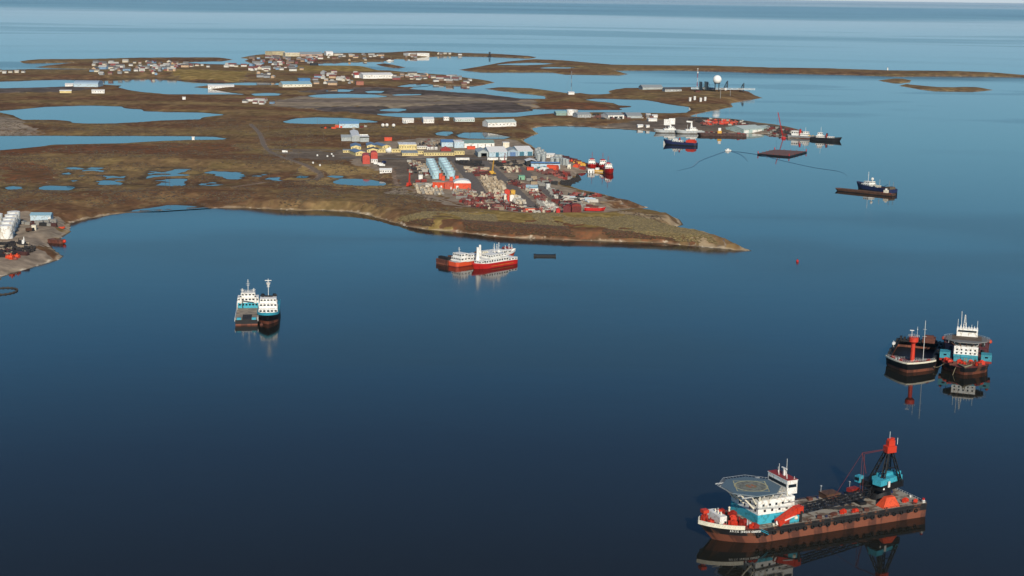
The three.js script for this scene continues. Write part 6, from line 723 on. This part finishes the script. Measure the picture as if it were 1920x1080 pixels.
// mobile and crawler cranes
function mobileCrane(label, p, turn, m, boom, up, k = 1) { const s = thing('mobile_crane', label, 'crane', p, ground(...p) - .1, turn); s.scale.setScalar(k); mk('carrier', [bx(9, 1.2, 2.8, 0, .7, 0)], m, s); mk('house', [bx(4, 2.2, 2.8, -1, 2, 0), bx(1.6, 1.9, 1.4, 1.6, 2, .8)], m, s); mk('cab_window', bx(.08, 1, 1.1, 2.44, 2.6, .8), M.glass, s); for (const x of [-3.2, -1.6, 1.6, 3.2]) mk('wheel', lay(.7, 3, x, .7, 0, 'z', 12), M.tyre, s); mk('boom', lattice([.6, 3.4, 0], [.6 + boom * Math.cos(up), 3.4 + boom * Math.sin(up), 0], 1.1, .6, 14, .14), m, s); mk('hoist_line', bar([.6 + boom * Math.cos(up), 3.2 + boom * Math.sin(up), 0], [.6 + boom * Math.cos(up), 4, 0], .06, 4), M.dark, s); return s; }
mobileCrane('red crane with a raised lattice boom on the harbour quay', [396.6,-2201.3], Math.PI * .93, M.scarlet, 34, 1.33, 1.1); mobileCrane('yellow crane with a bent boom beside the maroon containers', [-24.3,-1659], .3, M.yellow, 13, 1.45); mobileCrane('red mobile crane at the weedy corner of the yard', [-108.7,-1547.1], 1.2, M.red, 11, 1.5); mobileCrane('slim red crane between the trailers and the pipe racks', [-11.5,-1774.7], .2, M.redD, 12, 1.5, .8);
// vehicles
function truck(label, p, turn, body, box, group) { const s = thing('truck', label, 'truck', p, ground(...p), turn, group); mk('cab', [bx(2, 2.1, 2.3, 2.4, .6, 0)], body, s); mk('windscreen', bx(.08, .9, 1.9, 3.42, 1.6, 0), M.glass, s); mk('load_box', bx(4.4, 2.4, 2.4, -1.1, .8, 0), box, s); for (const x of [-2.2, 2.2]) for (const z of [-1.05, 1.05]) mk('wheel', lay(.5, .35, x, .5, z, 'z', 10), M.tyre, s); return s; }
[[[-159.8,-1735.5], .1], [[-155,-1730.5], .2], [[-151.9,-1719.9], 0], [[-152.4,-1750.6], 1.2]].forEach(([p, t], i) => truck(['white truck parked before the white hut', 'white truck parked beside another on the cinder park', 'foremost white truck on the cinder park', 'blue truck at the middle of the cinder park'][i], p, t, i === 3 ? M.navy : M.white, i === 3 ? M.navy : M.white));
truck('white van parked alone at the end of the dark tundra pad', [-286.6,-1866], .2, M.white, M.white); truck('dark truck beside the tan terminal hut', [-397.4,-1214.3], .9, M.dark, M.brown); truck('white pickup truck below the white tundra house', [-169.4,-2329], .1, M.white, M.lgrey);
{ const p = [-379,-1141], s = thing('drill_engine', 'dark engine with a white upright funnel at the terminal', 'engine', p, ground(...p), 0); mk('engine_body', [bx(6, 2.2, 3, 0, 0, 0), lay(1, 4, 0, 2.4, 0, 'x')], M.dark, s); mk('funnel', [cy(1.3, 1, 3, 0, 2.2, 0, 10), cy(.5, .3, 2.6, .6, 5, 0, 8)], M.white, s); }
for (const [p, l] of [[[-197.3,-2249.5], 'white round tank first past the orange gear'], [[-191.6,-2253.2], 'white round tank on legs in the middle of the tundra row'], [[-181.3,-2250.1], 'white round tank on legs at the end of the tundra row']]) { const s = thing('round_tank', l, 'tank', p, ground(...p), 0, 'round tundra tanks'); mk('vessel', sp(2.6, 0, 4, 0, 14), M.white, s); for (const a of [.7, 2.3, 3.9, 5.5]) mk('leg', bar([1.9 * Math.cos(a), -.4, 1.9 * Math.sin(a)], [1.9 * Math.cos(a), 3.2, 1.9 * Math.sin(a)], .16, 5), M.grey, s); }
// signal drums on the tundra near the bend of the road
for (const p of [[-234.7,-1742.2],[-223.9,-1721.2],[-227.5,-1819.8],[-220.8,-1823.8],[-240.8,-1827.4],[-225.7,-1848.2]]) { const s = thing('marker_tank', 'small white marker tank on the tundra by the road bend', 'tank', p, ground(...p) - .1, 0, 'white marker tanks'); mk('shell', [cy(1.1, 1.1, 1.8, 0, 0, 0, 12), cy(1.1, .3, .4, 0, 1.8, 0, 12)], M.white, s); mk('base', bx(2.6, .3, 2.6, 0, -.05, 0), M.dark, s); }
// utility poles
for (const p of [[-369.5,-2162.7],[-358.7,-2181.9],[-324.1,-2069.4],[-300.1,-2041.4],[-260.7,-2047],[-228.5,-1976.5],[-258.2,-1788.7],[-236.1,-1815.7],[-218.6,-1805.7],[-202.7,-2153.2],[-151.9,-2195.7],[-98.6,-2230.7],[-143.8,-2079.4],[-104,-2069.3],[-61.3,-2075.4],[-46.5,-2109.5],[-21.3,-2081.1],[-375.5,-1602.7],[-347.7,-1501.2],[-263,-1600.9],[-243.2,-1705.2],[-291.6,-2246.9],[-302.9,-2302.6],[-228,-2334.6],[-178.8,-2322.5],[-144.1,-2196.8],[82.6,-2560.7],[137.1,-2594],[177.7,-2553.7],[227.5,-2450.3]]) { const s = thing('utility_pole', 'thin wooden utility pole standing on the open tundra', 'pole', p, ground(...p) - .3, .1, 'utility poles'); mk('post', bar([0, 0, 0], [0, 9.5, 0], .17, 6), M.wood, s); mk('cross_arm', bar([-1.1, 8.8, 0], [1.1, 8.8, 0], .1, 4), M.wood, s); }
// revetment of dark rock by the dock
scatter(40, 'boulder', 'in the rock revetment below the dock', 'boulder', 'boulders of the revetment', [[51.1,-1630.7],[61,-1646.4],[71,-1675],[73.5,-1706.3],[75.4,-1665.4],[72,-1640.3],[57.1,-1600.5],[51.8,-1595.3]], 160, (() => { const r = rng(77); return [0, 1, 2].map(() => { const g = new THREE.IcosahedronGeometry(1.3, 1), p = g.attributes.position; for (let i = 0; i < p.count; i++) { const k = .8 + .4 * vn(p.getX(i) * 2 + r() * .01 + 9, p.getY(i) * 2 + p.getZ(i)); p.setXYZ(i, p.getX(i) * k, p.getY(i) * k * .75 + .5, p.getZ(i) * k); } g.computeVertexNormals(); g.userData.kind = ['boulder', 'boulder', 'dark boulder']; return [g, paint('#3c362f', .95, 0, weather2)]; }); })(), 1.7, 0, 6);
// ---------------------------------------------------------------- the far town: every house a thing
{
  const wallM = { white: paint('#d6d4cb'), cream: paint('#cfc6b0'), grey: paint('#94989a'), brown: paint('#8d7460'), red: paint('#8a4440'), blue: paint('#7fa0bc'), tan: paint('#c4a684') }, roofM = [paint('#84827c'), paint('#bdbab0'), paint('#7d4a42'), paint('#6a6662')];
  const proto = {}; const make = (w, size, k) => { const key = w + size + k; if (proto[key]) return proto[key]; const [l, d, h] = [[9, 7, 3.4], [14, 8, 4], [20, 10, 5]][size]; const g = new THREE.Group(); mk('wall', [bx(l, h, d, 0, 0, 0), ...gableEnds(l, d, h, d * .3, true).map((e) => e.translate(0, 0, d / 2))], wallM[w], g); mk('roof', gableRoof(l, d, h, d * .3, true).translate(0, 0, d / 2), roofM[k], g); return proto[key] = g; };
  const areas = [
    [[[-1123.5,-4000.9],[-1162.6,-4183.6],[-1068.6,-4282],[-955,-4282.2],[-903.4,-4162],[-861.5,-3955.1],[-833,-3792.3],[-844.4,-3582.8],[-875.8,-3479.9],[-945.2,-3485.6],[-1017,-3587.2]], 86, 'in the lake shore end of the far town', 'houses at the lake shore end of the town', ['white', 'white', 'cream', 'grey', 'red', 'brown', 'red', 'blue', 'tan']],
    [[[-899.5,-4130.5],[-818.4,-4090.3],[-763.5,-4106.4],[-717.4,-4026.4],[-731.5,-3933],[-816.1,-3938.5],[-867.6,-3983.3]], 12, 'on the rise between the two halves of the far town', 'houses on the rise of the town', ['white', 'white', 'cream', 'red']],
    [[[-821.5,-4708.1],[-790.6,-4804],[-681.8,-4755.2],[-595.3,-4580.7],[-575,-4329.1],[-626.9,-4244.9],[-610.8,-4056.9],[-680.2,-3918.4],[-743.8,-4243.5]], 58, 'in the crowded middle of the far town', 'houses in the crowded middle of the town', ['white', 'grey', 'brown', 'red', 'red', 'blue', 'cream', 'tan', 'brown']],
    [[[-685,-3946.1],[-574.9,-4006.6],[-535.3,-3873.3],[-509.4,-3548.3],[-578.3,-3508],[-628.2,-3565.7]], 24, 'on the inner lake side of the far town', 'houses on the inner lake side', ['white', 'white', 'cream', 'grey', 'tan', 'blue']],
    [[[-674.8,-4887.9],[-571.9,-4968.9],[-439.5,-5061.8],[-373.2,-5132.9],[-302.7,-5016.7],[-331.2,-4788.3],[-406.5,-4681.5],[-462.9,-4584.4],[-582.7,-4508],[-631,-4569.2]], 38, 'on the outer spit of the far town', 'houses on the outer spit', ['white', 'white', 'cream', 'brown', 'tan', 'grey']],
    [[[-304.9,-5206],[-193.4,-5172.6],[-155.1,-5114.5],[-224.2,-5043.9],[-282.8,-4978.2]], 7, 'near the end of the outer spit', 'houses near the spit end', ['white', 'cream', 'brown']],
    [[[-478.4,-3579.6],[-447.6,-3660.1],[-399.4,-3599.4],[-359.3,-3343.2],[-400.5,-3273.2],[-439.8,-3324.5]], 22, 'in the knot of houses before the bay', 'houses in the knot before the bay', ['white', 'white', 'grey', 'cream', 'blue', 'tan']],
    [[[-512.3,-3824.5],[-439.7,-3817],[-381.8,-3779.1],[-371.8,-3679.5],[-437.9,-3687.5],[-494.9,-3723.5]], 11, 'under the green hump along the bay', 'houses under the green hump', ['white', 'cream', 'red', 'grey']],
    [[[-299.1,-3748.8],[-233.8,-3765.7],[-149.5,-3662.1],[-68.4,-3496.9],[-52.7,-3446.3],[-90.1,-3385],[-165.3,-3452],[-232.8,-3547.1],[-283.9,-3557.6]], 34, 'in the row along the narrow bay point', 'houses along the bay point', ['white', 'cream', 'tan', 'red', 'brown', 'white', 'grey']],
    [[[-1276.8,-3658.3],[-1199.3,-3679.3],[-1172.5,-3596.3],[-1248.3,-3576.2]], 6, 'in the lone row on the outer lake bank', 'houses on the outer lake bank', ['white', 'white', 'cream']],
    [[[-498.3,-2751],[-483.7,-2796.9],[-443.5,-2775.9],[-437.2,-2693.6],[-479.4,-2699.2]], 10, 'beside the blue pools on the mud flat edge', 'houses by the blue pools', ['white', 'white', 'blue', 'cream']],
  ];
  const r = rng(404); let idx = 0;
  for (const [poly, n, where, group, cols] of areas) { const b = polyBox(poly), put = []; let t = 0; while (put.length < n && t++ < n * 80) { const x = lerp(b[0], b[2], r()), z = lerp(b[1], b[3], r()); if (!inPoly(poly, x, z) || ground(x, z) < .9 || put.some(([u, v]) => Math.hypot(u - x, v - z) < 13)) continue; put.push([x, z]); }
    for (const [x, z] of put) { const w = cols[Math.floor(r() * cols.length)], sz = [0, 0, 0, 1, 1, 2][Math.floor(r() * 6)], k = Math.floor(r() * 4), h = make(w, sz, k).clone(); h.name = numbered('town_house'); h.position.set(x, ground(x, z) - .4, z); h.rotation.y = (r() - .5) * .7 + (r() < .25 ? 1.57 : 0); const sc = .8 + r() * .35; h.scale.set(sc, sc * 1.1, sc); tag(h, ['small ', 'medium ', 'long '][sz] + w + ['', '', ''][0] + ' house ' + where, 'house', ['small ', 'medium ', 'long '][sz] + w + ' ' + group); scene.add(h); idx++; } }
  bld('dark_hulk', 'black beached hulk beside the bay of the far town', [-558.2,-4124.8], [-538.5,-4130.5], 20, 6, { wall: M.black, roof: M.dark, kind: 'flat', cat: 'hulk' });
  vessel('mission_boat', 'small white schooner lying at the inner shore of the outer spit', 'boat', [-383.6,-4643.7], [1, -.2], { L: 24, B: 6, D: 2.4, hull: M.white, boot: M.dark, deck: M.wood, houses: [[-3, 2.4, 0, 8, 2.4, 4, M.white]], masts: [[2, 2.4, 0, 12]] });
  const q = [-85.7,-5077.6]; const s = thing('beacon_tower', 'dark lattice beacon on the bare end of the outer spit', 'beacon', q, Math.max(.3, ground(...q)), 0); mk('frame', lattice([0, -1, 0], [0, 13, 0], 6, 3, 4, .5), M.dark, s); mk('top_board', bx(6, 4, .6, 0, 12, 0), M.dark, s);
  const q2 = [1083.5,-4386.5]; const s2 = thing('light_beacon', 'small white light beacon on the long barrier island', 'beacon', q2, ground(...q2), 0); mk('tower', cy(2.2, 1.2, 9, 0, -.6, 0, 10), M.white, s2); mk('lantern', cy(1, 1, 1.6, 0, 8.4, 0, 8), M.dark, s2);
}
// ---------------------------------------------------------------- yard roads
function roadStrip(pts, w, m) {
  const c = new THREE.CatmullRomCurve3(pts.map(([x, z]) => V3(x, 0, z))), n = Math.ceil(c.getLength() / 5), pos = [], uv = [], idx = [];
  for (let i = 0; i <= n; i++) { const p = c.getPointAt(i / n), d = c.getTangentAt(i / n); for (let k = 0; k < 4; k++) { const a = (k / 3 - .5) * w * (1 + .16 * (vn(i * .4, k > 1 ? 9 : 3) - .5)), x = p.x - d.z * a, z = p.z + d.x * a; pos.push(x, ground(x, z) + .14, z); uv.push(k / 3, i * 5 / 20); } if (i) for (let k = 0; k < 3; k++) { const a = (i - 1) * 4 + k, b = i * 4 + k; idx.push(a, a + 1, b, b, a + 1, b + 1); } }
  const g = new THREE.BufferGeometry(); g.setAttribute('position', new THREE.Float32BufferAttribute(pos, 3)); g.setAttribute('uv', new THREE.Float32BufferAttribute(uv, 2)); g.setIndex(idx); g.computeVertexNormals(); const o = mk(numbered('road'), g, m, scene); o.userData.kind = 'structure';
}
{ const lane = new THREE.MeshStandardMaterial({ map: mottle(128, 0, 0, .12, .06, 61, [[98, 88, 78], [114, 102, 89], .4, .65]), roughness: 1, side: THREE.DoubleSide }), track = new THREE.MeshStandardMaterial({ map: mottle(128, 0, 0, .12, .06, 67, [[124, 104, 82], [100, 84, 66], .4, .65]), roughness: 1, side: THREE.DoubleSide });
  roadStrip([[-72.5,-1820.8],[-58.3,-1712.9],[-42.4,-1584],[-29.8,-1472.6],[-16.4,-1419.5]], 14, lane); roadStrip([[-38.7,-1794.8],[-19.8,-1675],[-4.3,-1565.2],[7.3,-1476.4],[19,-1389.9]], 13, lane); roadStrip([[-3.3,-1799.2],[13.3,-1678.8],[25.8,-1586.8],[40.3,-1479.8],[54.6,-1404.2]], 11, lane); roadStrip([[-209.2,-1808.2],[-170.3,-1807.1],[-131.4,-1805.9],[-73.7,-1819.2],[-21.7,-1822.7],[23.8,-1807.2],[41,-1707.4]], 14, lane);
  roadStrip([[-402.7,-2286.6],[-363.1,-2129.3],[-317.3,-1915.2],[-279.8,-1804],[-235.7,-1717],[-216.8,-1671.1],[-215,-1615.9],[-230.5,-1594.9],[-260.5,-1568.2]], 6, track); roadStrip([[-316.3,-1908.5],[-275.1,-1907.2],[-220.6,-1907.7],[-175.3,-1861]], 7, lane); }
// ---------------------------------------------------------------- low heath: dwarf willow and sedge tufts, far too many to count
{
  const geo = new THREE.IcosahedronGeometry(1, 0); { const p = geo.attributes.position; for (let i = 0; i < p.count; i++) p.setY(i, Math.max(-.2, p.getY(i)) * .8); geo.computeVertexNormals(); }
  const N = 45000, im = new THREE.InstancedMesh(geo, new THREE.MeshStandardMaterial({ color: '#ffffff', roughness: 1 }), N); const r = rng(909), o = new THREE.Object3D(), col = new THREE.Color(); let k = 0, t = 0;
  const pal = [[.085, .048, .025], [.075, .04, .023], [.09, .065, .03], [.10, .075, .035], [.12, .09, .042], [.06, .034, .02]], heath = [[.105, .048, .022], [.085, .04, .02], [.12, .06, .028], [.07, .05, .02]], sward = [[.20, .15, .055], [.18, .13, .05], [.23, .165, .07], [.14, .10, .04]], band = [[-105,-1313.4],[-28.7,-1291.6],[63,-1260.2],[132.9,-1231.5],[159.5,-1195.4],[137.8,-1191],[45.3,-1207.5],[-29.1,-1231.9],[-94,-1273.4]];
  const front = [[-126.9,-1344.6],[-30,-1346.8],[92.1,-1358.3],[151.1,-1273.9],[178.3,-1176.1],[137.8,-1191],[45.3,-1207.5],[-29.1,-1231.9],[-94,-1273.4]];
  while (k < N && t++ < N * 12) {
    let x, z; if (r() < .5) { const b = polyBox(front); x = lerp(b[0], b[2], r()); z = lerp(b[1], b[3], r()); if (!inPoly(front, x, z)) continue; } else { z = -1180 - 1250 * r() ** 1.4; x = z * .36 + r() * (-z * .36 + 140); }
    const h = gridAt(HT, x, z), s = gridAt(S, x, z), l = gridAt(LK, x, z); if (h < 1.1 || s < 6 || l < 7) continue; if (sdPoly(YARD, x, z) > -6 || sdPoly(TERMINAL, x, z) > -4) continue; const onFront = inPoly(front, x, z), low = onFront && inPoly(band, x, z); if (fbm(x / 30, z / 50, 3) < (low ? .36 : onFront ? .47 : .45) + .12 * r()) continue;
    const q = .35 + r() * .6; o.position.set(x, h - .12, z); o.scale.set(q * (1.2 + r()), q * (.5 + r() * .5), q * (1.2 + r())); o.rotation.y = r() * 6; o.updateMatrix(); im.setMatrixAt(k, o.matrix); const c = low ? heath[Math.floor(r() * 4)] : onFront ? sward[Math.floor(r() * 4)] : pal[Math.floor(r() * 6)], v = .8 + r() * .5; col.setRGB(c[0] * v, c[1] * v, c[2] * v); im.setColorAt(k, col); k++;
  }
  im.count = k; im.name = 'heath_tufts'; tag(im, 'low brown and olive heath tufts covering the near tundra', 'heath', null, 'stuff'); scene.add(shadowed(im));
}
renderer.render(scene, camera);
